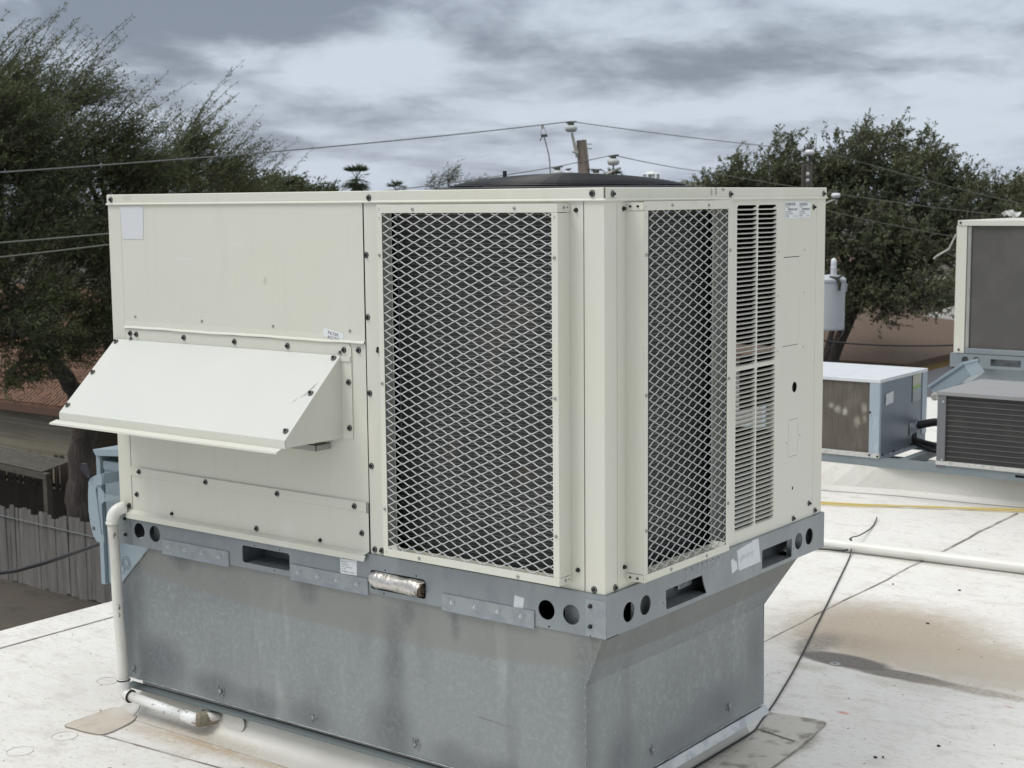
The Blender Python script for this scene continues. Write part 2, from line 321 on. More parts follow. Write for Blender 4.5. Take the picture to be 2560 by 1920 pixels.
patch_m2 = mat('membrane_patch_mouldy', (0.53,0.51,0.46), 0.55, layers=[(13, 6, (0.19,0.17,0.125), .50, .66, .85, None), (5, 3, (0.60,.58,.54), .5, .7, .6, None)], bump=(25, .3, .003))
seam_line = mat('dirty_seam_edge', (0.20,0.18,0.155), 0.8, layers=[(6, 4, (0.42,.40,.37), .42, .6, .9, None)])
blue_box = mat('blue_grey_enclosure', (0.30,0.37,0.41), 0.4, 0.1, layers=[(8, 3, (0.34,0.41,0.45), .4, .7, .5, None)])
blue_dark = mat('blue_grey_edge', (0.16,0.21,0.23), 0.5)
steel_unit = mat('grey_condenser_sheet', (0.20,0.245,0.29), 0.42, 0.3, layers=[(3, 3, (0.16,0.195,0.235), .4, .7, .7, (1,1,.3)), (40, 4, (0.34,0.38,0.41), .58, .75, .35, (1,1,.4))])
steel_front = mat('galvanised_condenser_front', (0.36,0.43,0.49), 0.42, 0.3, layers=[(22, 5, (0.52,0.57,0.60), .5, .7, .7, (1,1,.25))])
steel_top = mat('pale_condenser_top', (0.66,0.69,0.71), 0.4, 0.2, layers=[(8, 4, (0.56,0.60,0.63), .45, .7, .6, None)])
unit_grey = mat('dark_grey_condenser', (0.155,0.160,0.17), 0.45, 0.1, layers=[(6, 4, (0.20,0.205,0.21), .5, .75, .5, None)])
unit_top = mat('grey_condenser_top', (0.27,0.27,0.275), 0.5, 0.1, layers=[(5, 4, (0.21,0.20,0.19), .5, .75, .6, None)])
base_white = mat('chalky_base_rail', (0.52,0.52,0.50), 0.7, layers=[(40, 5, (0.30,.30,.29), .5, .7, .7, None)])
frame_m = mat('grey_painted_steel', (0.20,0.235,0.255), 0.5, 0.2, layers=[(5, 4, (0.25,0.285,0.30), .4, .7, .6, None)])
coil_brown = mat('dusty_brown_coil', (0.105,0.092,0.075), 0.75, layers=[(7, 4, (0.15,0.135,0.11), .45, .7, .7, None), (90, 2, (0.07,.06,.05), .45, .6, .5, (1,1,.1))],
    spots=[((-1.626,4.86,0.459),(.025,.2,.025),(.42,.40,.34),.7,.9,.03),((-1.666,4.86,0.479),(.02,.2,.02),(.42,.40,.34),.7,.9,.02),((-1.581,4.86,0.449),(.02,.2,.03),(.46,.44,.38),.8,.8,.03),((-1.466,4.86,0.479),(.02,.2,.035),(.40,.37,.30),.7,.9,.03),((-1.506,4.86,0.399),(.025,.2,.04),(.40,.37,.30),.7,.9,.03),((-1.461,4.86,0.419),(.015,.2,.03),(.36,.33,.27),.6,.9,.03)])
coil_grey = mat('dusty_grey_coil', (0.085,0.082,0.076), 0.75, layers=[(4, 4, (0.11,0.105,0.10), .45, .7, .7, None)])
coil_dark = mat('dark_slatted_coil', (0.040,0.040,0.040), 0.7, layers=[(7, 4, (0.075,0.072,0.068), .5, .75, .6, None)])
wood_grey = mat('weathered_pickets', (0.175,0.165,0.153), 0.85, layers=[(1.3, 3, (0.11,0.105,0.10), .42, .62, .8, (4,1,.15)), (14, 4, (0.30,0.295,0.29), .5, .7, .6, (3,3,.12)), (7,3,(.06,.055,.05),.6,.75,.6,(3,3,.2))], bump=(20, .6, .01, (4,4,.2)))
wood_dark = mat('dark_pickets', (0.045,0.035,0.028), 0.9, layers=[(5, 4, (0.075,0.055,0.045), .45, .7, .7, (3,3,.2))])
timber = mat('old_timber', (0.10,0.095,0.075), 0.85, layers=[(6, 4, (0.06,0.055,0.045), .4, .7, .7, None)])
pole_wood = mat('utility_pole_wood', (0.26,0.215,0.175), 0.85, layers=[(9, 5, (0.14,0.11,0.09), .42, .65, .8, (4,4,.25))], bump=(14, .6, .01, (4,4,.3)))
porcelain = mat('grey_porcelain', (0.50,0.52,0.51), 0.25)
porcelain_w = mat('white_porcelain', (0.72,0.73,0.76), 0.25)
wire_m = mat('aluminium_wire', (0.20,0.21,0.21), 0.5, 0.4)
wire_pale = mat('weathered_wire', (0.17,0.175,0.15), 0.6)
cable_black = mat('black_cable', (0.015,0.015,0.017), 0.55)
clamp_m = mat('weathered_clamp', (0.05,0.055,0.045), 0.6, 0.3)
fitting_m = mat('pale_fitting', (0.42,0.41,0.38), 0.5, 0.3)
trans_m = mat('pale_transformer_paint', (0.46,0.50,0.53), 0.4, layers=[(3, 3, (0.40,0.44,0.47), .4, .7, .6, None)])
yellow_m = mat('yellow_hose', (0.58,0.46,0.16), 0.5, layers=[(5, 4, (0.50,0.42,0.22), .45, .7, .6, None)])
bark = mat('dark_bark', (0.060,0.050,0.045), 0.95, layers=[(5, 5, (0.105,0.09,0.08), .45, .65, .8, (3,3,.4))], bump=(7, 1.0, .05, (4,4,.5)))
twig_m = mat('twig_bark', (0.085,0.078,0.065), 0.9)
def leaf(name, a, b, c, tr=.25):
    return mat(name, a, 0.6, layers=[(1.1, 3, b, .40, .62, .9, None), (5.0, 3, c, .5, .7, .7, None)], transl=tr, spec=.25)
leaf_mes = leaf('mesquite_foliage', (0.095,0.122,0.056), (0.13,0.15,0.062), (0.20,0.22,0.14))
leaf_oak = leaf('oak_foliage', (0.108,0.128,0.072), (0.145,0.155,0.086), (0.22,0.235,0.155))
leaf_far = leaf('far_foliage', (0.075,0.095,0.048), (0.10,0.115,0.052), (0.14,0.15,0.09))
leaf_wisp = leaf('wispy_foliage', (0.15,0.165,0.12), (0.12,0.13,0.09), (0.20,0.21,0.17))
leaf_palm = leaf('palm_foliage', (0.055,0.085,0.045), (0.08,0.11,0.06), (0.12,0.13,0.07), .1)
soil = mat('yard_soil', (0.06,0.052,0.042), 0.95, layers=[(0.35, 5, (0.09,0.075,0.06), .4, .65, .8, None), (3, 5, (0.05,0.045,0.035), .5, .7, .7, None)], bump=(4, .6, .05))
cream_wall = mat('cream_brick_wall', (0.30,0.27,0.205), 0.85, layers=[(1.5, 4, (0.26,0.235,0.18), .4, .7, .6, None)])
tan_wall = mat('tan_board_wall', (0.20,0.165,0.125), 0.85)
shing_red = mat('red_brown_shingles', (0.175,0.095,0.060), 0.9, layers=[(5, 3, (0.115,0.062,0.042), .42, .62, .8, None), (22, 3, (0.24,0.145,0.098), .55, .7, .6, None)])
shing_brown = mat('brown_shingle_roof', (0.115,0.080,0.057), 0.95, layers=[(0.8, 5, (0.12,0.082,0.060), .4, .65, .9, None), (7, 5, (0.155,0.115,0.083), .55, .75, .6, (1,2.2,1)), (3,4,(.085,.06,.047),.58,.75,.7,(1,2,1))], bump=(9, .8, .03))
shing_olive = mat('olive_roof', (0.10,0.095,0.072), 0.95, layers=[(0.6, 4, (0.13,0.115,0.085), .4, .7, .7, None)])
yellow_trim = mat('yellow_trim', (0.42,0.29,0.11), 0.7)
white_wall = mat('white_wall_paint', (0.50,0.50,0.51), 0.7)
stone_wall = mat('stone_wall', (0.24,0.205,0.165), 0.9, layers=[(4, 4, (0.15,0.125,0.10), .45, .6, .8, None)])
glass_dark = mat('window_glass', (0.02,0.022,0.025), 0.08)
red_fence_m = mat('red_brown_boards', (0.13,0.055,0.045), 0.85)
steel_nail = mat('fastener_plate', (0.36,0.37,0.36), 0.4, 0.7)
rag_m = mat('white_plastic', (0.70,0.70,0.70), 0.6)
green_lab = mat('green_sticker_band', (0.24,0.42,0.10), 0.5)

# ================================================================== ground, roof
mb = MB()
xs = list(np.linspace(-700, 500, 25)); ys = list(np.linspace(-60, 1100, 25))
for i in range(24):
    for j in range(24):
        mb.poly([(xs[i],ys[j],-6.2),(xs[i+1],ys[j],-6.2),(xs[i+1],ys[j+1],-6.2),(xs[i],ys[j+1],-6.2)])
obj('ground', mb, soil, kind='structure')
RX0, RX1, RY0, RY1 = -3.05, 14.0, -9.0, 8.95
mb = MB()
mb.box(RX0, RX1, RY0, RY1, -0.30, 0.0)
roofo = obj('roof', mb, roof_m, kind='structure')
mb = MB(); mb.box(RX0+.03, RX1-.03, RY0+.03, RY1-.03, -6.2, -0.31)
obj('building_wall', mb, mat('stucco_wall', (0.45,0.42,0.36), 0.9, layers=[(3,4,(0.38,.35,.3),.4,.7,.6,None)]), kind='structure')
# overlapped membrane sheets: thin raised laps whose dirty edges read as seams
def lap(name, pts, z0, t, m_=roof_m):
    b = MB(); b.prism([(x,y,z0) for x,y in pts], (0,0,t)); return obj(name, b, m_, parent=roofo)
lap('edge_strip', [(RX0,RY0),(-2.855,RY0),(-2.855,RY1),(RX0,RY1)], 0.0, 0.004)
mb = MB(); mb.box(-2.8545, -2.8505, RY0, RY1, .0, .0022); obj('seam_edge', mb, seam_line, parent=roofo)
def seam_path(pts, w, z=0.0005, m_=None):
    b = MB()
    for (a, c) in zip(pts[:-1], pts[1:]):
        a = Vector((*a, z)); c = Vector((*c, z)); d = (c - a).normalized(); n = Vector((-d.y, d.x, 0)) * w / 2
        b.prism([a - n, c - n, c + n, a + n], (0, 0, .0022))
    return obj('seam_edge', b, m_ or seam_line, parent=roofo)
faint = mat('faint_seam', (0.50,0.485,0.45), .7)
pts = [(-.542 + .004*math.sin(y*7) + random.uniform(-.003,.003), y) for y in np.linspace(1.2, 4.75, 26)]
seam_path(pts[:8], .002); seam_path(pts[7:16], .007); seam_path(pts[15:], .013)
seam_path([(-1.776,-.212),(-1.50,-.197),(-1.268,-.183),(-.6,-.16),(.3,-.15)], .005)
for cx_, cy_ in ((-1.861,-.285),(-1.862,-.448),(-1.30,-.33),(-2.2,.15)):
    b = MB(); b.tube([(cx_+.040*math.cos(a), cy_+.040*math.sin(a), .0004) for a in np.linspace(0, 2*math.pi, 33)], .0012, 5, cap=False); obj('plate_ring', b, faint, parent=roofo)
# patch left of the curb
b = MB()
def outline(pts, n=6):
    """Catmull-Rom closed"""
    out = []; k = len(pts)
    for i in range(k):
        p0, p1, p2, p3 = [Vector(pts[(i+j-1) % k]) for j in range(4)]
        for s in range(n):
            t = s/n; out.append(tuple(0.5*((2*p1)+(-p0+p2)*t+(2*p0-5*p1+4*p2-p3)*t*t+(-p0+3*p1-3*p2+p3)*t**3)))
    return out
pl = outline([(-1.936,-.226),(-1.945,-.12),(-1.948,-.030),(-1.89,-.012),(-1.84,-.02),(-1.80,-.055),(-1.775,-.12),(-1.766,-.205),(-1.82,-.228),(-1.88,-.231)])
b.prism([(x,y,.0) for x,y in pl], (0,0,.005)); obj('membrane_patch', b, patch_m, parent=roofo, label='oval tan stained patch at the left foot of the curb')
b = MB()
for i in range(len(pl)):
    a, c = pl[i], pl[(i+1) % len(pl)]
    if a[1] < -.13 or a[0] > -1.82: b.tube([(a[0],a[1],.004),(c[0],c[1],.004)], .0016, 5)
obj('seam_edge', b, seam_line, parent=roofo)
pl = [(-.15,1.195),(-.06,1.212),(.025,1.222),(.038,1.214),(.046,1.185),(.060,1.05),(.074,.90),(.082,.72),(.085,.40),(-.03,.40),(-.07,.80),(-.10,1.03)]
b = MB(); b.prism([(x,y,.0) for x,y in pl], (0,0,.005)); obj('membrane_patch', b, patch_m2, parent=roofo, label='mouldy membrane patch at the right foot of the curb')
seam_path([(.038,1.214),(.046,1.185),(.060,1.05),(.074,.90),(.082,.72),(.085,.40)], .005, .003)
b = MB(); b.tube([(-.11,1.03,.006),(-.06,1.02,.007),(.0,1.005,.007),(.036,1.0,.006)], .0025, 5); obj('seam_edge', b, seam_line, parent=roofo)
# small things lying on the roof
b = MB()
for k in range(330):
    x_, y_ = (random.uniform(-.6,1.0), random.uniform(.3,4.2)) if k % 2 else (random.uniform(-3.0,-1.2), random.uniform(-1.2,.9))
    if -1.96 < x_ < .0 and .0 < y_ < 1.0: continue
    r_ = random.choice((.0009,.0012,.0018,.003)); a_ = random.uniform(0, 3.14)
    d_ = Vector((math.cos(a_), math.sin(a_), 0))*r_*random.uniform(1,2.4); n_ = Vector((-math.sin(a_), math.cos(a_), 0))*r_*.6; c_ = Vector((x_, y_, .0006))
    b.prism([c_-d_, c_-n_, c_+d_, c_+n_], (0,0,.0008))
obj('roof_grit', b, mat('grit', (0.12,0.105,0.085), .9), parent=roofo, kind='stuff')
b = MB(); b.lathe([(.0,0),(.020,0),(.020,.002),(.006,.0035),(.0055,.007),(0.001,.0072)], (-.204,1.801,.0005), 'z', 16)
tag(obj('fastener_plate', b, steel_nail, smooth=False), 'small round metal fastener plate lying in the dark wet stain', 'fastener')
for k, (x, y) in enumerate([(-.213,3.047),(-.486,2.983),(-.131,2.487),(.406,1.228),(.289,1.027),(.307,1.040)]):
    b = MB(); r = (.006,.005,.006,.006,.007,.003)[k]
    pts_ = [(x + r*random.uniform(.6,1.3)*math.cos(a), y + r*random.uniform(.4,.8)*math.sin(a), .001) for a in np.linspace(0, 5.3, 7)]
    b.prism(pts_, (0,0,.004))
    tag(obj('roof_debris', b, cable_black), ['dark leaf fleck on the white roof just below the pipe, right one','dark leaf fleck beside the dirty seam below the pipe','dark leaf fleck on clean membrane right of the brown stain','brown leaf fleck on the roof at the lower right','larger black fleck at the lower right, near the frame edge','tiny black fleck touching the larger black one at lower right'][k], 'debris', 'dark flecks on the white roof')

# ================================================================== roof curb (membrane clad)
def ring_profile(x0, x1, y0, y1, prof, rc=.02, n=5):
    """sweep profile (outset, z) round a rectangle with rounded corners"""
    loops = []
    for (o_, z) in prof:
        r = max(rc + o_, .002); L = []
        for cx, cy, a0 in ((x1-rc,y0+rc,-90),(x1-rc,y1-rc,0),(x0+rc,y1-rc,90),(x0+rc,y0+rc,180)):
            for k in range(n+1):
                a = R(a0 + 90*k/n); L.append((cx + r*math.cos(a), cy + r*math.sin(a), z))
        loops.append(L)
    b = MB(); k = len(loops[0])
    for L in loops: b.v += L
    for i in range(len(loops)-1):
        for j in range(k):
            j2 = (j+1) % k; b.f.append((i*k+j, i*k+j2, (i+1)*k+j2, (i+1)*k+j)); b.mi.append(0)
    return b
curb = thing('roof_curb', (-.97,.48,0), 'low white membrane-clad curb that the galvanised adapter stands on', 'roof curb')
b = ring_profile(-1.868, -.085, .022, .955, [(.085,.0015),(.060,.004),(.035,.010),(.016,.026),(.006,.050),(0,.075),(0,.108),(-.05,.110)], .02)
obj('curb_core', MB().box(-1.84,-.125,.05,.95,.0,.1085), dark_in, curb)
for i, v in enumerate(b.v):
    n_ = math.sin(v[0]*31)*math.sin(v[1]*27+v[2]*40)*.003; b.v[i] = (v[0]+n_, v[1]+n_, v[2])
b.v = [(min(v[0], -.112), min(v[1], .985), v[2]) for v in b.v]
obj('curb_membrane', b, memb, curb, smooth=True)
# flashing blisters round the pipe
b = MB()
for cx, cz, rx, rz in ((-1.52,.040,.045,.035),(-1.40,.058,.05,.036),(-1.545,.078,.02,.016)):
    ol = [(cx+rx*math.cos(a), .012 - .2*max(0,.035-(cz+rz*math.sin(a))), cz+rz*math.sin(a)) for a in np.linspace(0, 2*math.pi, 19)[:-1]]
    b.prism(ol, (0,-.0045,0))
obj('membrane_patch', b, memb, curb, bevel=.002)
b = MB()
for cx, cz, rx, rz, a0, a1 in ((-1.52,.040,.046,.036,-2.6,1.0),(-1.40,.058,.051,.037,-2.0,.9)):
    b.tube([(cx+rx*math.cos(a), .009 - .2*max(0,.035-(cz+rz*math.sin(a))) , cz+rz*math.sin(a)) for a in np.linspace(a0, a1, 14)], .0013, 5)
b.tube([(-1.835,-.004,.075),(-1.825,-.008,.045),(-1.822,-.02,.022),(-1.815,-.05,.008)], .0013, 5)
obj('seam_edge', b, seam_line, curb)

# ================================================================== curb adapter
ad = thing('curb_adapter', (-.95,.5,.11), 'galvanised sheet metal curb adapter, stained, between the roof curb and the big unit', 'curb adapter')
zb, zf, zt = .113, .430, .572
lo = [(-1.907,.0),(-.060,.0),(-.060,.975),(-1.907,.975)]; hi = [(-1.765,.004),(-.004,-.002),(-.004,1.10),(-1.765,1.10)]
def facade(i, name):
    j = (i+1) % 4; b = MB()
    a, c = lo[i], lo[j]; e, f = hi[i], hi[j]
    nx = 24
    for s in range(nx):
        t0, t1 = s/nx, (s+1)/nx
        def P(u, z, A, B):
            x = A[0]+(B[0]-A[0])*u; y = A[1]+(B[1]-A[1])*u
            w = .0016*math.sin(x*9+y*7+z*11)
            return (x + (w if i % 2 else 0), y + (0 if i % 2 else w), z)
        zs = [zb, zb+.1, zb+.2, zf]
        for q in range(3): b.poly([P(t0,zs[q],a,c),P(t1,zs[q],a,c),P(t1,zs[q+1],a,c),P(t0,zs[q+1],a,c)])
        b.poly([P(t0,zf,a,c),P(t1,zf,a,c),P(t1,zt,e,f),P(t0,zt,e,f)])
    return obj(name, b, galv_sheet, ad)
obj('top_flange', MB().box(-1.76,-.008,.004,1.09,.5690,.5712), dark_in, ad); facade(0, 'front_sheet'); facade(1, 'side_sheet'); facade(2, 'rear_sheet'); facade(3, 'side_sheet')
b = MB()
def jag(p0, p1, n, r, amp):
    p0, p1 = Vector(p0), Vector(p1); return [p0.lerp(p1, k/n) + Vector((random.uniform(-amp,amp), random.uniform(-amp,amp), 0)) for k in range(n+1)]
path = jag((-.060,-.001,.115),(-.060,-.001,.43),34,0,.0014) + jag((-.060,-.001,.432),(-.006,-.003,.568),18,0,.0016)
b.tube(path, [random.uniform(.0014,.0034) for _ in path], 6)
obj('corner_seam', b, seam_m, ad)
b = MB(); b.tube(jag((-1.907,-.001,.43),(-1.765,.002,.568),12,0,.001), .0022, 6); obj('corner_seam', b, seam_m, ad)
# folded drip strip under the front and side sheets
b = MB()
for k in range(20):
    x0 = -1.893 + k*.0915; x1 = x0 + .0915; s0 = .012*max(0,1-k/7.0); s1 = .012*max(0,1-(k+1)/7.0)
    for (y0,y1,z0,z1) in ((-.014,.016,.0965,.0995),(-.014,-.012,.0885,.0965)):
        b.prism([(x0,y0,z0-s0*.4),(x1,y0,z0-s1*.4),(x1,y1,z0-s1*.4),(x0,y1,z0-s0*.4)], (0,0,z1-z0))
obj('drip_edge', b, mat('green_grey_edge', (0.15,0.175,0.18), 0.5, 0.2), ad)
b = MB(); b.prism([(-.0585,-.004,.106),(-.0585,.985,.106),(-.0440,.985,.084),(-.0440,-.004,.084)], (.0012,0,.0012)); b.prism([(-.110,-.004,.104),(-.110,.985,.104),(-.0585,.985,.104),(-.0585,-.004,.104)], (0,0,.0015))
obj('drip_edge', b, mat('pale_flashing', (0.50,0.53,0.54), .5, .3, layers=[(14,5,(.36,.39,.41),.45,.62,.8,(1,1,1.5)), (50,3,(.60,.61,.60),.6,.7,.6,None)]), ad)
b = MB(); b.tube(jag((-1.905,-.0012,.1145),(-.062,-.0012,.1145),60,0,.0008), .0013, 5); b.tube(jag((-.0588,.0,.1145),(-.0588,.97,.1145),40,0,.0008), .0013, 5); obj('cut_edge', b, mat('white_rust_edge', (0.46,0.48,0.48), .7, layers=[(40,4,(.25,.27,.28),.45,.6,.9,None)]), ad, kind='stuff')
b = MB()
for (x0,z0,x1,z1) in ((-.98,.262,-.965,.263),(-.985,.256,-.978,.256),(-1.12,.19,-1.16,.192),(-.41,.28,-.30,.272),(-.66,.36,-.62,.362),(-.30,.40,-.27,.395),(-1.5,.33,-1.46,.328)): b.tube([(x0,-.0016,z0),((x0+x1)/2,-.0016,(z0+z1)/2+.001),(x1,-.0016,z1)], .0005, 4)
obj('scratches', b, seam_line, ad, kind='stuff')
# anchor screws with smeared sealant round them
smear_m = mat('screw_smear', (0.34,0.355,0.36), 0.6, 0.2, layers=[(90,3,(.14,.145,.15),.45,.6,.8,None)], bump=(150,.6,.002))
def smear(p, plane, big):
    b = MB(); 
    def W(a, c, d): return (p[0]+a, p[1]-d, p[2]+c) if plane == 'F' else (p[0]+d, p[1]+a, p[2]+c)
    n = 9 if big else 5
    for k in range(n):
        a = random.uniform(-.014,.014)*(1 if big else .7); c = random.uniform(-.012,.018)
        L = random.uniform(.006,.016); q = random.uniform(-.6,.6)
        b.tube([W(a,c,.001), W(a+L*q,c-L*.5,.002), W(a+L*q*.5,c-L,.001)], [.0008,.0014,.0006], 5)
    r = .0065
    hexp = [W(r*math.cos(t), r*math.sin(t), .0015) for t in np.linspace(0, 2*math.pi, 7)[:-1]]
    b.prism(hexp, (0,-.005,0) if plane == 'F' else (.005,0,0))
    obj('anchor_screw', b, smear_m, ad)
for p, bg_ in (((-1.863,.0,.1500),0),((-1.4426,.0,.152),1),((-1.0393,.0,.1503),1),((-.6409,.0,.1536),1)): smear(p, 'F', bg_)
for p in ((-.060,.3211,.165),(-.060,.752,.170)): smear(p, 'S', 0)

# ================================================================== the big rooftop unit
UN = thing('rooftop_unit', (-.95,.6,.57), 'large cream rooftop air conditioner with intake hood and two expanded-metal coil guards', 'rooftop unit')
L_, W_ = 1.901, 1.235
Z0, Z1 = .680, 1.700
# --- screws (shared meshes)
b = MB()
b.lathe([(.0088,0),(.0088,.0012),(.0074,.0018)], (0,0,0), '-y', 16, 0)
b.lathe([(.0074,.0012),(.0068,.0026),(.0054,.0028)], (0,0,0), '-y', 16, 1)
b.lathe([(.0054,.0024),(.0050,.0036)], (0,0,0), '-y', 12, 0)
b.lathe([(.0042,.003),(.0042,.0078),(.0036,.0084)], (0,0,0), '-y', 6, 2)
screw_me = b.mesh('screw')
for mm in (black_rub, scr_ring, scr_head): screw_me.materials.append(mm)
b = MB(); b.lathe([(.0046,0),(.0042,.0022),(.0024,.0032)], (0,0,0), '-y', 12); rivet_me = b.mesh('guard_screw'); rivet_me.materials.append(scr_zinc)
b = MB(); b.lathe([(.0062,0),(.0062,.0012),(.0044,.0016),(.0042,.0065),(.0034,.0072)], (0,0,0), '-y', 12); dark_me = b.mesh('screw_dark'); dark_me.materials.append(scr_head)
b = MB(); b.lathe([(.0020,0),(.0018,.0006)], (0,0,0), '-y', 10); dot_me = b.mesh('pinhole'); dot_me.materials.append(dark_in)
b = MB(); b.lathe([(.0068,0),(.0068,.0014),(.0048,.0018)], (0,0,0), '-y', 14); b.lathe([(.0046,.001),(.0046,.0068),(.0036,.0078)], (0,0,0), '-y', 6); bolt_me = b.mesh('bolt'); bolt_me.materials.append(mat('zinc_bolt', (0.50,0.53,0.56), .35, .6))
S90 = math.pi/2
def scF(x, z, y=0.0, me=None, name='screw', par=None): return place(name, me or screw_me, (x, y, z), par or UN)
def scS(y, z, x=0.0, me=None, name='screw', par=None): return place(name, me or screw_me, (x, y, z), par or UN, S90)
# --- shell
def shellbox(name, x0,x1,y0,y1,z0,z1, m_=paint, bev=.0015, par=None, **k):
    return obj(name, MB().box(x0,x1,y0,y1,z0,z1), m_, par or UN, bevel=bev, **k)
# top cap: skirt with rolled lower lip
b = MB()
for (x0,x1,y0,y1) in ((-L_-.003,.003,-.003,.012),(-.012,.003,-.003,W_+.003),(-L_-.003,.003,W_-.012,W_+.003),(-L_-.003,-L_+.012,-.003,W_+.003)):
    pass
def loop_skirt(prof):
    b = ring_profile(-L_, 0, 0, W_, prof, .0015, 2); return b
cap = obj('top_cap', loop_skirt([(-.02,Z1),(.001,Z1),(.003,Z1-.002),(.003,1.6735),(.006,1.6715),(.0075,1.669),(.006,1.6665),(-.004,1.6665)]), paint, UN)
obj('top_sheet', MB().box(-L_+.018,-.018,.018,W_-.018,Z1-.006,Z1-.001), paint_top, UN)
obj('corner_seam', MB().box(.0016,.0042,-.0042,-.0012,1.674,Z1-.0005), mat('joint_shadow_gap',(0.12,0.12,0.10),.8), UN)
# corner post (near), left post, far post
b = MB(); b.prism([(-.0595,-.001,Z0+.001),(.001,-.001,Z0+.001),(.001,.0555,Z0+.001),(-.002,.0555,Z0+.001),(-.002,.002,Z0+.001),(-.0595,.002,Z0+.001)], (0,0,1.668-Z0-.001))
obj('corner_post', b, paint, UN, bevel=.0022)
b = MB(); b.prism([(-L_,0,Z0+.001),(-1.8395,0,Z0+.001),(-1.8395,.003,Z0+.001),(-L_+.003,.003,Z0+.001),(-L_+.003,.06,Z0+.001),(-L_,.06,Z0+.001)], (0,0,1.668-Z0-.001))
obj('corner_post', b, paint, UN, bevel=.002)
b = MB(); b.prism([(0,1.1735,Z0+.001),(0,W_,Z0+.001),(-.06,W_,Z0+.001),(-.06,W_-.003,Z0+.001),(-.003,W_-.003,Z0+.001),(-.003,1.1735,Z0+.001)], (0,0,1.668-Z0-.001))
obj('corner_post', b, paint, UN, bevel=.002)
# left end and rear panels, bottom, partition
shellbox('end_panel', -L_, -L_+.002, .0605, W_, Z0, 1.668)
obj('rear_panel', plate_mesh(rrect(-L_+.003,-.061,Z0,1.668), [rrect(-.50,-.16,.93,1.20)], .002, 'F', W_-.002), paint, UN)
obj('rear_lining', plate_mesh(rrect(-L_+.003,-.007,Z0+.02,1.668), [rrect(-.50,-.16,.93,1.20)], .001, 'F', W_-.006), dark_in, UN)
obj('base_pan', MB().box(-L_+.01,-.01,.01,W_-.01,.690,.694), dark_in, UN)
obj('partition', MB().box(-.81,-.807,.01,W_-.01,.694,1.69), dark_in, UN)
obj('top_lining', MB().box(-.80,-.02,.02,W_-.02,1.690,1.692), dark_in, UN)
obj('partition', MB().box(-.60,-.02,.655,.658,.694,1.685), dark_in, UN)  # added dark sheet that keeps light out behind the louvres
# seam backing so the narrow gaps are dark
obj('dark_backing', MB().box(-.815,-.785,.004,.010,Z0,1.668), dark_in, UN)
obj('dark_backing', MB().box(-.070,-.052,.004,.010,Z0,1.668), dark_in, UN)
obj('dark_backing', MB().box(-.010,-.004,.050,.064,Z0,1.668), dark_in, UN)
obj('dark_backing', MB().box(-.010,-.004,1.165,1.18,Z0,1.668), dark_in, UN)
# access panel, upper left, with turned bottom edge
b = MB()
nx = 40
for k in range(nx):
    x0 = -1.8375 + (1.8375-.7985)*k/nx; x1 = -1.8375 + (1.8375-.7985)*(k+1)/nx
    def w(x): return .0007*math.sin(x*14)+.0004*math.sin(x*41)
    pf = [(-.0008,1.6665),(-.0012,1.30),(-.0025,1.284),(-.0065,1.280),(-.0080,1.2775),(-.0060,1.2760),(.001,1.2762)]
    for (ya,za),(yb,zb_) in zip(pf[:-1], pf[1:]):
        fa = 1 if za < 1.29 else 0; fb = 1 if zb_ < 1.29 else 0
        b.poly([(x0,ya,za+w(x0)*fa),(x0,yb,zb_+w(x0)*fb),(x1,yb,zb_+w(x1)*fb),(x1,ya,za+w(x1)*fa)])
obj('filter_access_panel', b, paint, UN, smooth=False)
for x, z in ((-1.784,1.3147),(-1.4707,1.313),(-1.162,1.3115),(-.8549,1.3111)): scF(x, z, -.001, rivet_me)
# hood flange and middle panel
shellbox('middle_panel', -1.8375, -.7995, .001, .003, .826, 1.290)
b = MB(); b.prism([(-1.835,-.003,1.003),(-.8515,-.003,1.003),(-.8515,-.003,1.262),(-.862,-.003,1.2755),(-1.835,-.003,1.2755)], (0,.003,0))
HOOD = obj('intake_hood', MB().prism([(-1.884,-.0045,1.2385),(-.889,-.0045,1.2385),(-.889,-.2310,1.0250),(-1.884,-.2310,1.0250)], Vector((0,-.0014,.0014))), paint_top, UN, bevel=.0008)
obj('mounting_flange', b, paint, HOOD, bevel=.001)
b = MB()
b.prism([(-.8925,-.0035,1.2375),(-.8925,-.2285,1.024),(-.8925,-.2285,1.0045),(-.8925,-.0035,1.0035)], (.0015,0,0))   # right cheek
obj('hood_cheek', b, paint, HOOD); b = MB()
b.prism([(-1.882,-.0035,1.2375),(-1.882,-.2285,1.024),(-1.882,-.2285,1.0045),(-1.882,-.0035,1.0035)], (.0015,0,0))
obj('hood_cheek', b, paint, HOOD)
b = MB()
b.prism([(-.8890,-.0045,1.2400),(-.8890,-.2325,1.0262),(-.8890,-.2325,1.0120),(-.8890,-.0045,1.2250)], (-.0015,0,0))       # turned-down edge
b.prism([(-.8895,-.003,1.2385),(-.8535,-.003,1.2385),(-.8535,-.003,1.2240),(-.8895,-.003,1.2240)], (0,-.0035,0))
obj('turned_edge', b, paint, HOOD, bevel=.0005)
b = MB()
b.box(-1.884,-.889,-.2325,-.2305,1.0035,1.0255)
b.prism([(-1.900,-.2315,1.0035),(-.903,-.2315,1.0035),(-.909,-.2465,.9945),(-1.915,-.2465,.9945)], (0,.0005,-.0016))
b.prism([(-1.915,-.2465,.9945),(-.909,-.2465,.9945),(-.909,-.2475,.9885),(-1.918,-.2475,.9885)], (0,.001,0))
obj('front_lip', b, paint, HOOD, bevel=.0008)
b = MB(); b.box(-1.87,-.90,-.22,-.005,1.006,1.0075); obj('hood_screen', b, mesh_m, HOOD)
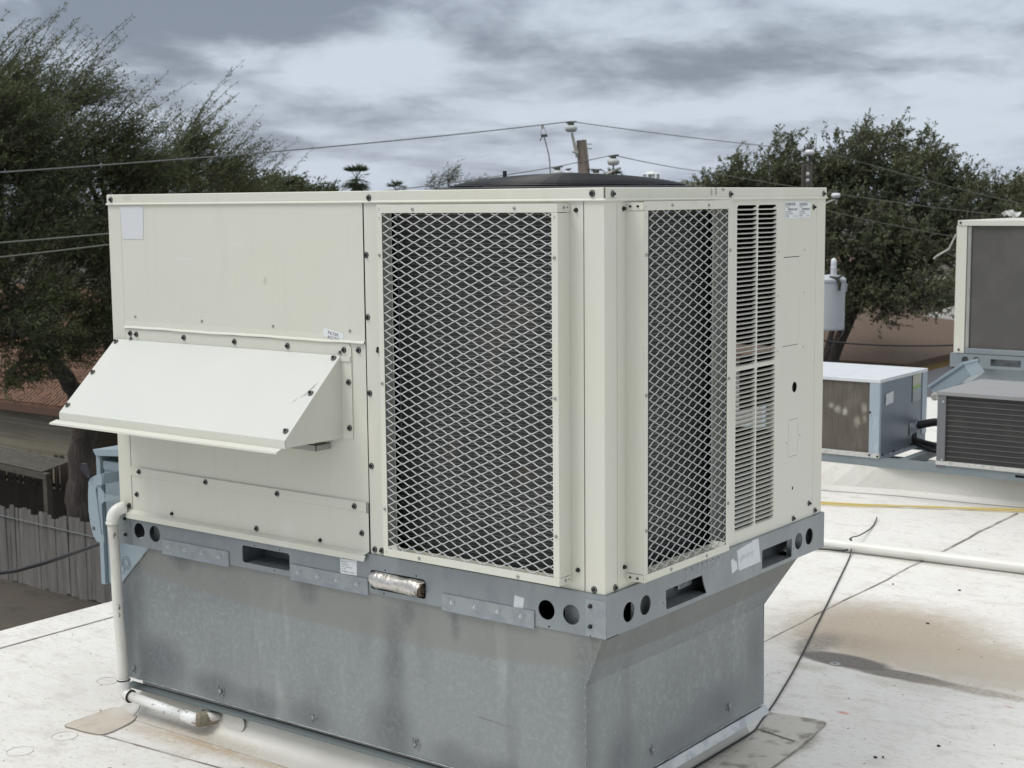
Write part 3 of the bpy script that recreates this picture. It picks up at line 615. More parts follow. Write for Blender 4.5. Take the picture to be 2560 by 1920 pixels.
b = MB(); b.box(-1.10,-.942,-.060,-.003,.984,.986); b.box(-1.10,-.942,-.060,-.058,.968,.986); b.box(-.944,-.942,-.060,.0,.968,.986)
obj('screen_bracket', b, paint_shade, HOOD)
for x, z in ((-1.8099,1.2605),(-1.7803,1.2588),(-1.5541,1.2588),(-1.3268,1.2573),(-1.1024,1.2563),(-.8779,1.2561)): scF(x, z, -.0035, par=HOOD)
for z in (1.1654,1.0345): scF(-.8625, z, -.0035, par=HOOD)
hs = place('screw', screw_me, (-.893,-.004,1.246), HOOD); hs.rotation_euler = (R(-90),0,0); hs.scale = (.8,.8,.8)
hs = place('screw', screw_me, (-1.808,-.004,1.242), HOOD); hs.rotation_euler = (R(-90),0,0); hs.scale = (.8,.8,.8)
for x in (-1.868,-.907):
    for t in (.04,.46,.90):
        y = -.006 + (-.2310+.0045)*t; z = 1.2400 + (1.0250-1.2385)*t
        s_ = place('screw', screw_me, (x, y-.0008, z+.0008), HOOD); s_.rotation_euler = (R(-46.7),0,0)
scF(-.8252,1.2575,.0,)
# fine scratches on the hood
b = MB()
for (u0,t0,u1,t1) in ((-.935,.52,-.912,.36),(-.925,.50,-.907,.33),(-.952,.58,-.945,.52)):
    def HP(u,t): return (u, -.0045-.2265*t-.0016, 1.2385-.2135*t+.0016)
    b.tube([HP(u0,t0),HP((u0+u1)/2+.002,(t0+t1)/2),HP(u1,t1)], .0005, 4)
obj('scratch', b, ink_grey, HOOD)
# lower strip and drain panel
b = MB()
b.prism([(-1.8345,.0,.8285),(-.7975,.0,.8285),(-.7975,-.0045,.8265),(-1.8345,-.0045,.8265)], (0,.002,-.0016))
b.box(-1.8345,-.7975,-.0050,-.0030,.7985,.8262)
obj('lap_strip', b, paint, UN, bevel=.0007)
obj('lap_tab', MB().box(-.8045,-.7985,-.0055,-.0030,.7970,.8275), scr_ring, UN)
shellbox('lower_panel', -1.8335, -.7985, -.0028, -.0012, .6845, .7982)
b = MB()
for (y0,z0),(y1,z1) in (((-.0028,.6855),(-.0195,.6765)),((-.0195,.6765),(-.0205,.6590))):
    b.poly([(-1.8500,y0,z0),(-1.8485,y1,z1),(-.806 if y1<-.01 else -.7985,y1,z1),(-.7975,y0,z0)])
    b.poly([(-1.8500,y0+.0015,z0-.0005),(-.7975,y0+.0015,z0-.0005),(-.806,y1+.0015,z1-.0005),(-1.8485,y1+.0015,z1-.0005)])
obj('drip_lip', b, paint, UN)
for x, z in ((-1.792,.8141),(-1.4752,.814),(-1.161,.8125),(-.8497,.8109)): scF(x, z, -.005)
for x, z in ((-1.8098,.738),(-.8249,.7357),(-1.2565,.6947)): scF(x, z, -.0028)
for x, z in ((-1.6405,.6947),(-.9896,.6939)): scF(x, z, -.0028, dark_me)
scF(-1.8535,.6964,0)
# condenser column (front) with coil opening
obj('coil_panel', plate_mesh(rrect(-.7945,-.0620,.6815,1.6672), [rrect(-.695,-.112,.712,1.650), circ(-.7534,1.266,.0052,10)], .0018, 'F', 0.0), paint, UN)
obj('dark_backing', MB().box(-.77,-.74,.004,.006,1.245,1.285), dark_in, UN)
b = MB(); b.tube([(-.7534,-.001,1.262),(-.751,-.005,1.260),(-.7495,-.004,1.254)], [.004,.0035,.002], 7); obj('broken_screw', b, scr_head, UN)
for x, z in ((-.7884,1.524),(-.7879,1.3517),(-.7858,1.1391),(-.7852,.9329),(-.779,.6943),(-.7526,.6944)): scF(x, z, 0)
for x, z in ((-1.8797,1.6842),(-.7714,1.6812),(-.0331,1.6854)): scF(x, z, -.003)
for y, z in ((.0327,1.684),(.625,1.6815),(1.2116,1.6811)): scS(y, z, .003)
scF(-.0320,.6910,-.001); scS(.0447,.6914,.001)
scF(-.083,1.645,0,dark_me); scF(-.0815,.7345,0,dark_me); scS(.0859,1.6474,0,dark_me); scS(.088,.7358,0,dark_me)
scF(-.7150,1.6315,0,dot_me,'pinhole'); scF(-.7140,.7280,0,dot_me,'pinhole')
for y, z in ((1.1508,1.6407),(1.1479,.7236),(1.1896,.6944),(1.0409,.6948)): scS(y, z, 0)
# side panel with guard opening, louvre openings, holes, knock-outs
def slotH(y0, y1, z, w=.0014): return [(y0,z-w/2),(y1,z-w/2),(y1,z+w/2),(y0,z+w/2)]
def slotV(y, z0, z1, w=.0012): return [(y-w/2,z0),(y+w/2,z0),(y+w/2,z1),(y-w/2,z1)]
LZ = [(1.1940,1.6505),(.7180,1.1832)]
LC = [(.6725,.7850),(.7975,.9070)]
def louvre_hole(y0, y1, z0, z1):
    r = .006; return [(y0-.002,z0),(y1+.002,z0),(y1+.002,z1-.006),(y1-.004,z1),(y0+.004,z1),(y0-.002,z1-.006)]
holes = [rrect(.112,.534,.712,1.650)]
for (y0,y1) in LC:
    for (z0,z1) in LZ: holes.append(louvre_hole(y0,y1,z0,z1))
holes += [circ(1.0389,1.1003,.0163), circ(1.0346,.7895,.0055,14)]
holes += [slotH(.957,1.060,1.4947,.0022), slotH(.956,1.058,1.2297,.0018), slotV(1.062,1.25,1.37,.0009)]
holes += [slotH(1.003,1.0645,1.0028,.0012), slotH(1.003,1.0630,.8893,.0012), slotV(1.0012,.893,.999,.0012), slotV(1.0657,.893,.999,.0012)]
obj('louvred_side_panel', plate_mesh(rrect(.0575,1.1715,.6815,1.6672), holes, .0018, 'S', 0.0), paint, UN)
SP = UN
for y, z in ((.9247,1.5133),(1.094,1.5132),(.9238,1.3832),(1.0921,1.3837),(.9234,1.2182),(1.0936,1.2181),(.992,.935),(1.078,.948)): scS(y, z, 0, dot_me, 'pinhole')
for bx_ in ((-.012,-.010,1.01,1.08,1.06,1.14), (-.012,-.010,1.02,1.05,.77,.81), (-.012,-.010,.985,1.085,.872,1.02), (-.012,-.010,.94,1.075,1.21,1.51), (-.14,-.138,.95,1.2,1.03,1.19)):
    obj('inner_box', MB().box(*bx_), dark_in, UN)
# louvre blades
pitch = .01316; bw = .1145
def blade(width):
    b = MB(); nu, prof = 14, [(.0012,-.0006),(.0016,.0004),(.0006,.0011),(-.0035,.0016),(-.0070,.0024),(-.0105,.0033)]
    grid = []
    for i in range(nu+1):
        u = i/nu; e = min(u, 1-u)*width; k = min(1.0, e/.009); k = math.sin(k*math.pi/2)**.7
        row = []
        for j, (x, z) in enumerate(prof):
            xx = x*k if j > 2 else x*max(k,.2); zz = z if k > .999 else z*k + (1-k)*(.0105*(j/5.0))
            row.append((xx, (u-.5)*width, zz))
        grid.append(row)
    for row in grid: b.v += row
    n = len(prof)
    for i in range(nu):
        for j in range(n-1): b.f.append((i*n+j, (i+1)*n+j, (i+1)*n+j+1, i*n+j+1)); b.mi.append(0)
    me = b.mesh('louvre'); me.polygons.foreach_set('use_smooth', [True]*len(me.polygons)); me.materials.append(paint); return me
bl = [blade(.1165), blade(.1135)]
for ci, (y0, y1) in enumerate(LC):
    for (z0, z1) in LZ:
        n = 34 if z0 > 1 else 35
        for k in range(n): place('louvre', bl[ci], (-.0005, (y0+y1)/2, z0 + .0004 + k*(z1-z0-.0005)/n), UN)
# ------------------------------------------------------------------ coil
def coil_path(off=0.0):
    p = [(-.712, .050+off), (-.115, .050+off)]
    for k in range(1, 7):
        a = R(-90 + 90*k/6); r = .065 - off; p.append((-.115 + r*math.cos(a), .115 + r*math.sin(a)))
    p.append((-.050-off, .600)); return p
fp = coil_path(); b = MB()
for (a, c) in zip(fp[:-1], fp[1:]): b.poly([(a[0],a[1],.700),(c[0],c[1],.700),(c[0],c[1],1.66),(a[0],a[1],1.66)])
fq = coil_path(.022)
for (a, c) in zip(fq[:-1], fq[1:]): b.poly([(c[0],c[1],.700),(a[0],a[1],.700),(a[0],a[1],1.66),(c[0],c[1],1.66)])
obj('condenser_coil', b, fin_m, UN)
b = MB(); tp = coil_path(-.0014)
z = .708
while z < 1.655:
    for (a, c) in zip(tp[:-1], tp[1:]):
        b.poly([(a[0],a[1],z),(c[0],c[1],z),(c[0],c[1],z+.0016),(a[0],a[1],z+.0016)])
        b.poly([(a[0],a[1],z+.0013),(c[0],c[1],z+.0013),(c[0],c[1]+.0014,z+.0013),(a[0],a[1]+.0014,z+.0013)])
    z += .00965
obj('coil_tubes', b, tube_m, UN, kind='stuff')
b = MB(); b.tube([(-.722,.058,.70),(-.722,.058,1.66)], .010, 12)
z = .712
while z < 1.65:
    b.lathe([(.0095,-.004),(.0125,-.002),(.0125,.002),(.0095,.004)], (-.722,.058,z), 'z', 12); z += .0193
obj('coil_header', b, header_m, UN, smooth=True)
# ------------------------------------------------------------------ coil guards
def emesh(a0, a1, z0, z1, w, plane, lev):
    """expanded metal: slit-and-stretched strands with broad bonds"""
    P, Q = .02725, .0120; b = MB()
    def W(a, z, d): return (a, lev + d, z) if plane == 'F' else (lev - d, a, z)
    na = int((a1-a0)/P)+2; nz = int((z1-z0)/Q)+2
    a_off = -.6523 - (a0 if plane == 'F' else 0); 
    A0 = (-.6523 - P*2) if plane == 'F' else (.1521 - P*2)
    Zt = 1.6220 if plane == 'F' else 1.6354
    i0 = int(math.floor((a0-A0)/P))-1; j1 = int(math.ceil((z1-Zt)/Q))+1
    for i in range(i0, i0+na+2):
        for j in range(j1-nz-2, j1):
            if (i+j) % 2: continue
            a = A0 + i*P; z = Zt + j*Q
            for dz in (1, -1):
                # strand from this bond to its right-hand neighbours
                pts = [(a+.0005,z+dz*.0012),(a+.0048,z+dz*.0016),(a+P*.5,z+dz*Q*.5),(a+P-.0048,z+dz*(Q-.0016)),(a+P-.0005,z+dz*(Q-.0012))]
                if pts[0][0] > a1 or pts[-1][0] < a0: continue
                if max(pts[0][1],pts[-1][1]) > z1 or min(pts[0][1],pts[-1][1]) < z0: 
                    if not (z0 <= (z+dz*Q*.5) <= z1): continue
                if not (a0 <= a+P*.5 <= a1): continue
                hw = w/2; base = len(b.v)
                for k, (pa, pz) in enumerate(pts):
                    t = k/4.0; dp = (-.0012 + .0024*t)*dz
                    n2 = (-.35*dz, 1.0) if 0 < k < 4 else (0.0, 1.0)
                    nl = math.hypot(*n2); ua, uz = n2[0]/nl*hw, n2[1]/nl*hw
                    b.v += [W(pa-ua,pz-uz,dp-.0009), W(pa+ua,pz+uz,dp-.0001), W(pa+ua,pz+uz,dp+.0010), W(pa-ua,pz-uz,dp+.0006)]
                for k in range(4):
                    for q in range(4):
                        q2 = (q+1) % 4; b.f.append((base+k*4+q, base+k*4+q2, base+(k+1)*4+q2, base+(k+1)*4+q)); b.mi.append(0)
    return b
GY = -.0540
GF = obj('coil_guard', emesh(-.690,-.112,.712,1.648,.0025,'F',GY+.0030), mesh_m, UN, kind='stuff')
def gp(name, x0,x1,y0,y1,z0,z1, par): return obj(name, MB().box(x0,x1,y0,y1,z0,z1), paint, par, bevel=.0006)
gp('guard_rail', -.6985,-.1018,GY,GY+.0015,1.6398,1.6618,GF); gp('guard_rail', -.6970,-.1018,GY,GY+.0015,.6985,.7195,GF)
gp('guard_stile', -.6982,-.6810,GY+.0003,GY+.0018,.7200,1.6393,GF); gp('guard_stile', -.1208,-.1018,GY+.0003,GY+.0018,.7200,1.6393,GF)
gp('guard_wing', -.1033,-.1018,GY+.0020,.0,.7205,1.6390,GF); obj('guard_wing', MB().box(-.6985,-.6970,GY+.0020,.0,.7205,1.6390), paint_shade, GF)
gp('guard_wing', -.6985,-.1040,GY+.0020,.0,1.6600,1.6615,GF); gp('guard_wing', -.6985,-.1040,GY+.0020,.0,.6990,.7005,GF)
gp('corner_bracket', -.1020,-.1004,GY+.0018,-.0005,1.6405,1.6600,GF); gp('corner_bracket', -.1020,-.1004,GY+.0018,-.0005,.7000,.7190,GF)
for z in (1.652,.7105):
    for y in (-.030,-.014):
        place('guard_screw', dot_me if y > -.02 else rivet_me, (-.1003,y,z), GF, S90)
for x, z in ((-.5702,1.6497),(-.2337,1.6509),(-.6905,1.5272),(-.1119,1.5293),(-.568,.7087),(-.2332,.7066),(-.1119,.8282),(-.6895,.8304),(-.6900,1.1784),(-.1124,1.1792)):
    place('guard_screw', rivet_me, (x, GY, z), GF)
for (x, z) in ((-.6915,1.6468),(-.6915,1.6230),(-.1135,1.6255),(-.6885,.7075)):
    obj('stamped_number', text_mb('2', .0085, 'F', (x, z), GY-.0003), ink, GF)
GX = .0540
GS = obj('coil_guard', emesh(.112,.533,.712,1.648,.0025,'S',GX-.0030), mesh_m, UN, kind='stuff')
gp('guard_rail', GX-.0015,GX,.0975,.5428,1.6425,1.6648,GS); gp('guard_rail', GX-.0015,GX,.0975,.5428,.6985,.7185,GS)
gp('guard_stile', GX-.0018,GX-.0003,.0975,.1165,.7190,1.6420,GS); gp('guard_stile', GX-.0018,GX-.0003,.5238,.5428,.7190,1.6420,GS)
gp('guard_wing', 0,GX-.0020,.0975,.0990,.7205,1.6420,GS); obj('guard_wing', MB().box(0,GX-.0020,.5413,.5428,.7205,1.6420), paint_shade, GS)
gp('guard_wing', 0,GX-.0020,.0992,.5410,1.6600,1.6615,GS); gp('guard_wing', 0,GX-.0020,.0992,.5410,.6990,.7005,GS)
gp('corner_bracket', .0005,GX-.0018,.0960,.0975,1.6425,1.6620,GS); gp('corner_bracket', .0005,GX-.0018,.0960,.0975,.7000,.7190,GS)
for z in (1.653,.7095):
    for x in (.014,.036): place('guard_screw', dark_me, (x,.0960,z), GS).scale = (.6,.6,.5)
for y, z in ((.2309,1.6544),(.4163,1.6525),(.1074,1.5327),(.5341,1.5307),(.5341,.8333),(.1085,.8327),(.4167,.7080),(.2315,.7080),(.5330,1.1808),(.1080,1.1800)):
    place('guard_screw', rivet_me, (GX, y, z), GS, S90)
for (y, z) in ((.1045,1.649),(.1045,1.625),(.5320,1.629),(.1045,.7045)):
    obj('stamped_number', text_mb('1', .0085, 'S', (y, z), GX+.0003), ink, GS)
# ------------------------------------------------------------------ fan guard on top
FC = Vector((-.545,.62,Z1)); FR = .365
b = MB(); nring = 24
def fz(r): return .006 + .040*(1-(r/FR)**2)**.75 if r < FR else .006
for k in range(1, nring+1):
    r = FR*k/nring; b.tube([FC + Vector((r*math.cos(a), r*math.sin(a), fz(r))) for a in np.linspace(0, 2*math.pi, 49)], .0022, 5, cap=False)
fg = obj('fan_guard', b, fan_m, UN)
for k in range(12):
    a = 2*math.pi*k/12; b = MB()
    b.tube([FC + Vector((r*math.cos(a), r*math.sin(a), fz(r)-.004)) for r in np.linspace(.03, FR, 12)], .0025, 6); obj('guard_spoke', b, fan_m, fg)
obj('guard_hub', MB().lathe([(.06,0),(.06,.006),(.03,.010),(.0,.011)], tuple(FC+Vector((0,0,.040))), 'z', 24), fan_m, fg)
obj('guard_rim', MB().lathe([(FR+.03,.0),(FR+.03,.005),(FR-.01,.007),(FR-.01,.0)], tuple(FC), 'z', 64), fan_m, fg)
b = MB(); b.lathe([(.0,.0),(FR-.01,.0),(FR-.01,.0015),(.0,.0015)], tuple(FC+Vector((0,0,.0))), 'z', 48); obj('fan_well', b, dark_in, fg)
b = MB(); b.tube([FC+Vector((-.11,-.16,.03)), FC+Vector((-.11,-.16,.056))], .006, 8); obj('guard_bolt', b, fan_m, fg)
# ------------------------------------------------------------------ base rail
e = .008; bz0, bz1 = .568, .6795
fh = [circ(-1.7995,.6190,.0265), circ(-1.7235,.6195,.0265), rrect(-1.317,-1.1145,.5848,.6372,.008), rrect(-.7905,-.5860,.5815,.6360,.008), circ(-.1766,.6168,.0262), circ(-.0984,.6166,.0262), circ(-.1687,.5735,.0030,10), circ(-1.262,.6425,.0025,8), circ(-1.155,.643,.0025,8), circ(-1.18,.5775,.0025,8),circ(-.735,.6420,.0028,8),circ(-.62,.6425,.0028,8),circ(-.741,.5735,.0028,8)]
obj('base_rail', plate_mesh(rrect(-L_-e, e, bz0, bz1), fh, .003, 'F', -e), galv, UN)
sh = [circ(.0986,.6165,.0262), circ(.1791,.6168,.0262), [(.281,.6346),(.4742,.6355),(.482,.612),(.4985,.5799),(.290,.5802),(.283,.585)], rrect(.826,1.0185,.5800,.6372,.005), circ(1.0647,.6200,.0255), circ(1.1377,.6211,.0262),circ(.268,.602,.0022,8),circ(1.03,.602,.002,8)]
obj('base_rail', plate_mesh(rrect(-e+.003, W_+e-.003, bz0, bz1), sh, .003, 'S', e), galv, UN)
obj('base_rail', MB().box(-L_-e,-L_-e+.003,-e+.003,W_+e-.003,bz0,bz1), galv, UN)
obj('base_rail', MB().box(-L_-e,e,W_+e-.003,W_+e,bz0,bz1), galv, UN)
b = MB(); b.box(-L_-e,e,-e,.05,bz1+.0002,bz1+.0014); b.box(-.05,e,.0502,W_+e,bz1+.0002,bz1+.0014); b.box(-L_-e,-L_+.05,.0502,W_+e,bz1+.0002,bz1+.0014)
obj('rail_flange', b, galv, UN)
b = MB(); b.box(-L_-e,e,-e+.0035,.05,bz0,bz0+.002); b.box(-.05,e-.0035,.0502,W_+e,bz0,bz0+.002); obj('rail_flange', b, galv, UN)
# pocket liners and webs behind the openings
for bx_ in ((-1.335,-1.095,.10,.103,bz0,bz1),
           (-1.760,-1.690,.020,.022,bz0,bz1),
           (-.82,-.56,.09,.093,bz0,bz1),
           (-.136,-.066,.018,.020,bz0,bz1),
           (-1.318,-1.113,-.004,.10,.5805,.5820),
           (-1.334,-1.332,-.003,.10,bz0,bz1),
           (-.81,-.57,-.004,.09,.5775,.5795),
           (-.020,-.018,.150,.240,bz0,bz1),
           (-.062,-.060,.26,.66,bz0,bz1),
           (-.018,-.016,1.035,1.225,bz0,bz1),
           (-.062,-.060,.80,1.22,bz0,bz1),
           (-.30,-.298,.25,1.23,bz0,bz1),
           (-.060,.004,.27,.51,.5755,.5775),
           (-.060,.004,.815,1.03,.5755,.5775)):
    obj('pocket_liner', MB().box(*bx_), grey_in, UN)
obj('dark_backing', MB().box(-L_+.2,-.2,.55,.57,bz0,bz1), dark_in, UN)
# overlap plates at the rail ends
PL = obj('rail_end_plate', MB().box(-L_-e-.0005,-1.8436,-e-.0022,-e-.0002,bz0,.6675), galv, UN, bevel=.0006)
for z in (.6526,.5999): scF(-1.8655, z, -e-.0022, dark_me, par=PL)
PR_ = obj('rail_end_plate', MB().box(-.0525,e+.0005,-e-.0022,-e-.0002,bz0+.002,.6665), galv_br, UN, bevel=.0006)
for z in (.6491,.5963,.5720): scF(-.0378, z, -e-.0022, dark_me if z > .58 else dot_me, par=PR_)
# hold-down brackets
for (x0, x1, bolts, lab) in ((-1.685,-1.3762,(-1.652,-1.5745,-1.496,-1.4174),None),(-1.109,-.7995,(-1.0735,-.9947,-.9180,-.8403),None),(-.5262,-.2137,(-.4883,-.4094,-.3318,-.2549),None)):
    b = MB(); b.box(x0,x1,-e-.0035,-e-.0003,.5700,.6085); b.prism([(x0,-e-.0035,.5700),(x1,-e-.0035,.5700),(x1,-e-.0055,.5610),(x0,-e-.0055,.5610)], (0,.003,0))
    br = obj('hold_down_bracket', b, galv_br, UN, bevel=.0006)
    for x in bolts: scF(x, .588, -e-.0036, bolt_me, 'bolt', br)
# ------------------------------------------------------------------ labels and marks on the unit
def sticker(name, pts, plane, lev, m_, par=UN, t=.0006, label=None):
    if plane == 'F': b = MB().prism([(a, lev, z) for a, z in pts], (0,-t,0))
    else: b = MB().prism([(lev, a, z) for a, z in pts], (t,0,0))
    return obj(name, b, m_, par, label=label)
sticker('tape_square', [(-1.838,1.662),(-1.7260,1.662),(-1.7304,1.560),(-1.8304,1.5592)], 'F', -.0016, tape_m, label='pale square of clear tape at the top left corner')
fl = sticker('filter_label', [(-.9548,1.3162),(-.8790,1.3030),(-.8785,1.2930),(-.8902,1.2801),(-.9604,1.2925)], 'F', -.0020, white_lab, label='white label reading FILTER ACCESS')
obj('lettering', text_mb('FILTER', .0125, 'F', (-.9400,1.2990), -.0029, rot=R(-9.5), sx_=1.15), ink, fl)
obj('lettering', text_mb('ACCESS', .0125, 'F', (-.9420,1.2868), -.0029, rot=R(-9.5), sx_=1.08), ink, fl)
# two bar-code stickers
def barcode(y0, z0, w, h, seed, lev):
    rr = random.Random(seed); b = MB()
    def Q(a0,a1,c0,c1):
        b.poly([(lev,y0+a0*w,z0+c0*h),(lev,y0+a1*w,z0+c0*h),(lev,y0+a1*w,z0+c1*h),(lev,y0+a0*w,z0+c1*h)])
    x = .04
    while x < .72: q = rr.choice((.012,.02,.035)); Q(x,x+q,.76,.94); x += q + rr.choice((.012,.02,.03))
    Q(.04,.30,.66,.70)
    x = .20
    while x < .86: q = rr.choice((.015,.025,.04)); Q(x,x+q,.47,.60); x += q + rr.choice((.012,.02))
    Q(.04,.46,.36,.405); Q(.04,.56,.25,.285); Q(.60,.66,.10,.14); Q(.70,.84,.10,.14)
    for k in range(7): Q(.05+.035*k,.065+.035*k,.06+.02*(k%3),.20-.02*(k%2))
    return b
s1 = sticker('barcode_label', [(.9592,1.6600),(1.055,1.6595),(1.053,1.6085),(.9579,1.6095)], 'S', .0003, white_lab)
obj('print', barcode(.960,1.6095,.092,.049,3,.0012), ink_grey, s1)
s2 = sticker('barcode_label', [(1.0480,1.6590),(1.1300,1.6560),(1.1245,1.6085),(1.0470,1.6110)], 'S', .0010, white_lab)
obj('print', barcode(1.0500,1.6110,.080,.046,8,.0019), ink_grey, s2)
# rail label (black band and five lines of small print)
wl = sticker('notice_label', [(-.9072,.6640),(-.8421,.6640),(-.8436,.6106),(-.9068,.6081)], 'F', -e, white_lab, label='white printed notice on the base rail')
b = MB(); b.poly([(-.9035,-e-.0010,.6530),(-.8460,-e-.0010,.6545),(-.8460,-e-.0010,.6610),(-.9035,-e-.0010,.6600)]); obj('print', b, ink, wl)
for k, t_ in enumerate(('Remove all', 'shipping skids', 'before placing unit', 'on curb.', 'See rigging instructions.')):
    obj('lettering', text_mb(t_, .0052, 'F', (-.9020,.6432-.0068*k), -e-.0010, rot=R(-1)), ink, wl)
obj('lettering', text_mb('________', .0030, 'F', (-.8660,.6128), -e-.0010), ink, wl)
sticker('tape_scrap', [(-.2793,.6404),(-.2475,.6374),(-.2524,.6049),(-.2831,.6070)], 'F', -e, lab_old, label='dirty white tape scrap on the rail')
wl = sticker('weathered_label', [(.6719,.6660),(.700,.6700),(.733,.6735),(.7600,.6740),(.7640,.6790),(.8004,.6785),(.8159,.6054),(.750,.6050),(.6834,.6050),(.676,.640)], 'S', e, lab_old, label='torn washed-out white label on the side rail')
obj('lettering', text_mb('SERVICE', .0200, 'S', (.6900,.6330), e+.0010, sx_=1.1), mat('washed_out_print', (0.42,0.44,0.46), .7, layers=[(90,3,(.60,.63,.65),.42,.6,.9,None)]), wl)
sticker('label_scrap', [(.6366,.6438),(.6480,.6480),(.6560,.6420),(.6600,.6380),(.6690,.6360),(.6762,.6130),(.6500,.6055),(.6420,.6060)], 'S', e, lab_old)
obj('chalk_marks', text_mb('11', .040, 'S', (.372,.6405), e+.0006, sx_=.55), chalk, UN)
obj('chalk_marks', text_mb('0726', .036, 'S', (.470,.6420), e+.0006, sx_=1.35), chalk, UN)
for y, z in ((.385,.6700),(.412,.6690),(.420,.6620),(.450,.6695),(.475,.6685),(.497,.6700),(.532,.6700),(.565,.6680)): scS(y, z, e, dot_me, 'speck')
ql = sticker('pocket_sticker', [(.440,.6180),(.515,.6180),(.515,.5925),(.440,.5925)], 'S', -.050, white_lab, label='white sticker inside the fork pocket')
obj('lettering', text_mb('QEP', .018, 'S', (.446,.598), -.0490, slant=.15), ink, ql)

# ------------------------------------------------------------------ rolled foil insulation in the fork pocket
ir = thing('insulation_roll', (-.69,-.005,.585), 'rolled foil-faced insulation stuffed into the fork pocket below the front coil guard', 'insulation roll')
b = MB(); npth = 44; seg = 20
for i in range(npth+1):
    x = -.785 + .190*i/npth; r0 = .0245 + .0003*math.sin(i*1.7) + .0006*math.sin(i*.37+1)
    if i < 4: r0 *= .84 + .04*i
    for k in range(seg):
        a = 2*math.pi*k/seg; r = r0*(1 + .05*math.sin(3*a+i*.25) + .022*random.uniform(-1,1))
        if i > npth-5: r *= 1 + .02*math.sin(a*2)
        cx = x + (.012*math.sin(a+.6) if i > npth-3 else 0)
        b.v.append((cx, -.004 + r*math.cos(a)*.95, .6105 - .004*i/npth + r*math.sin(a)))
for i in range(npth):
    for k in range(seg):
        k2 = (k+1) % seg; b.f.append((i*seg+k, i*seg+k2, (i+1)*seg+k2, (i+1)*seg+k)); b.mi.append(0)
obj('foil_wrap', b, foil, ir, smooth=True)
b = MB()
for t0, off in ((0,0),(2.2,.002)):
    pth = []; 
    for k in range(40):
        a = t0 + k*.36; r = .0225*(1 - k/46.0)
        pth.append((a, r))
    for (a0, r0), (a1, r1) in zip(pth[:-1], pth[1:]):
        p0 = Vector((-.592, -.004+r0*math.cos(a0), .6065+r0*math.sin(a0))); p1 = Vector((-.592, -.004+r1*math.cos(a1), .6065+r1*math.sin(a1)))
        b.prism([p0, p1, p1+Vector((-.02,0,0)), p0+Vector((-.02,0,0))], (0,.0012,.0006))
b.lathe([(.022,0),(.022,.002)], (-.606,-.004,.6065), 'x', 18)
obj('rolled_core', b, fibre, ir)

# ================================================================== drain pipe at the left corner
dp = thing('drain_pipe', (-1.853,-.05,.04), 'white PVC drain pipe dropping down the left corner of the big unit', 'pipe')
def bend(p0, p1, p2, r, n=8):
    p0, p1, p2 = Vector(p0), Vector(p1), Vector(p2); a = p1 + (p0-p1).normalized()*r; c = p1 + (p2-p1).normalized()*r
    return [tuple((1-t)**2*a + 2*t*(1-t)*p1 + t*t*c) for t in np.linspace(0, 1, n)]
top, el, bot, e2, en = (-1.835,.03,.694), (-1.880,-.052,.690), (-1.8545,-.052,.105), (-1.853,-.052,.079), (-1.520,-.040,.054)
b = MB(); b.tube(bend(top, el, bot, .046), .0205, 16); b.tube([(-1.8790,-.052,.650),(-1.8787,-.052,.640)], .0212, 16); obj('elbow', b, pvc, dp, smooth=True)
pth = [(-1.8785+(-1.8545+1.8785)*t + .0025*math.sin(t*9), -.052, .645+(.118-.645)*t) for t in np.linspace(0,1,24)]
b = MB(); b.tube(pth, .0170, 16); obj('down_pipe', b, pvc_dirty, dp, smooth=True)
b = MB(); b.tube([(-1.8547,-.052,.128),(-1.8545,-.052,.112)]+bend((-1.8545,-.052,.112),(-1.853,-.052,.076),(-1.52,-.040,.054),.026)+[(-1.822,-.051,.0738)], .0208, 16); obj('elbow', b, pvc, dp, smooth=True)
b = MB(); b.tube([(-1.8548,-.052,.1265),(-1.8547,-.052,.1225)], .0222, 16); b.tube([(-1.8235,-.0512,.0741),(-1.8205,-.0511,.0738)], .0222, 16); obj('collar_ring', b, black_rub, dp)
b = MB(); b.tube([(-1.822,-.051,.0738),(-1.56,-.042,.0565)], .0165, 16); obj('run_pipe', b, pvc_peel, dp, smooth=True)
b = MB(); b.tube([(-1.575,-.0425,.0575),(-1.565,-.042,.0570),(-1.53,-.0405,.0545),(-1.517,-.036,.0535),(-1.510,-.022,.0530)], [.0168,.0198,.0200,.0200,.0190], 16); obj('end_fitting', b, pvc_peel, dp, smooth=True)
b = MB(); pts_ = [(-1.520,-.038,.0540),(-1.512,-.031,.0535),(-1.505,-.020,.0530),(-1.498,-.004,.0528),(-1.49,.014,.0525)]; b.tube(pts_, [.0215,.0240,.0228,.021,.022], 14); obj('sealant_collar', b, sealant, dp)
b = MB(); b.tube([(-1.500,-.010,.056),(-1.485,.002,.058),(-1.465,.014,.060)], [.019,.016,.008], 12); obj('boot', b, memb, dp, smooth=True)

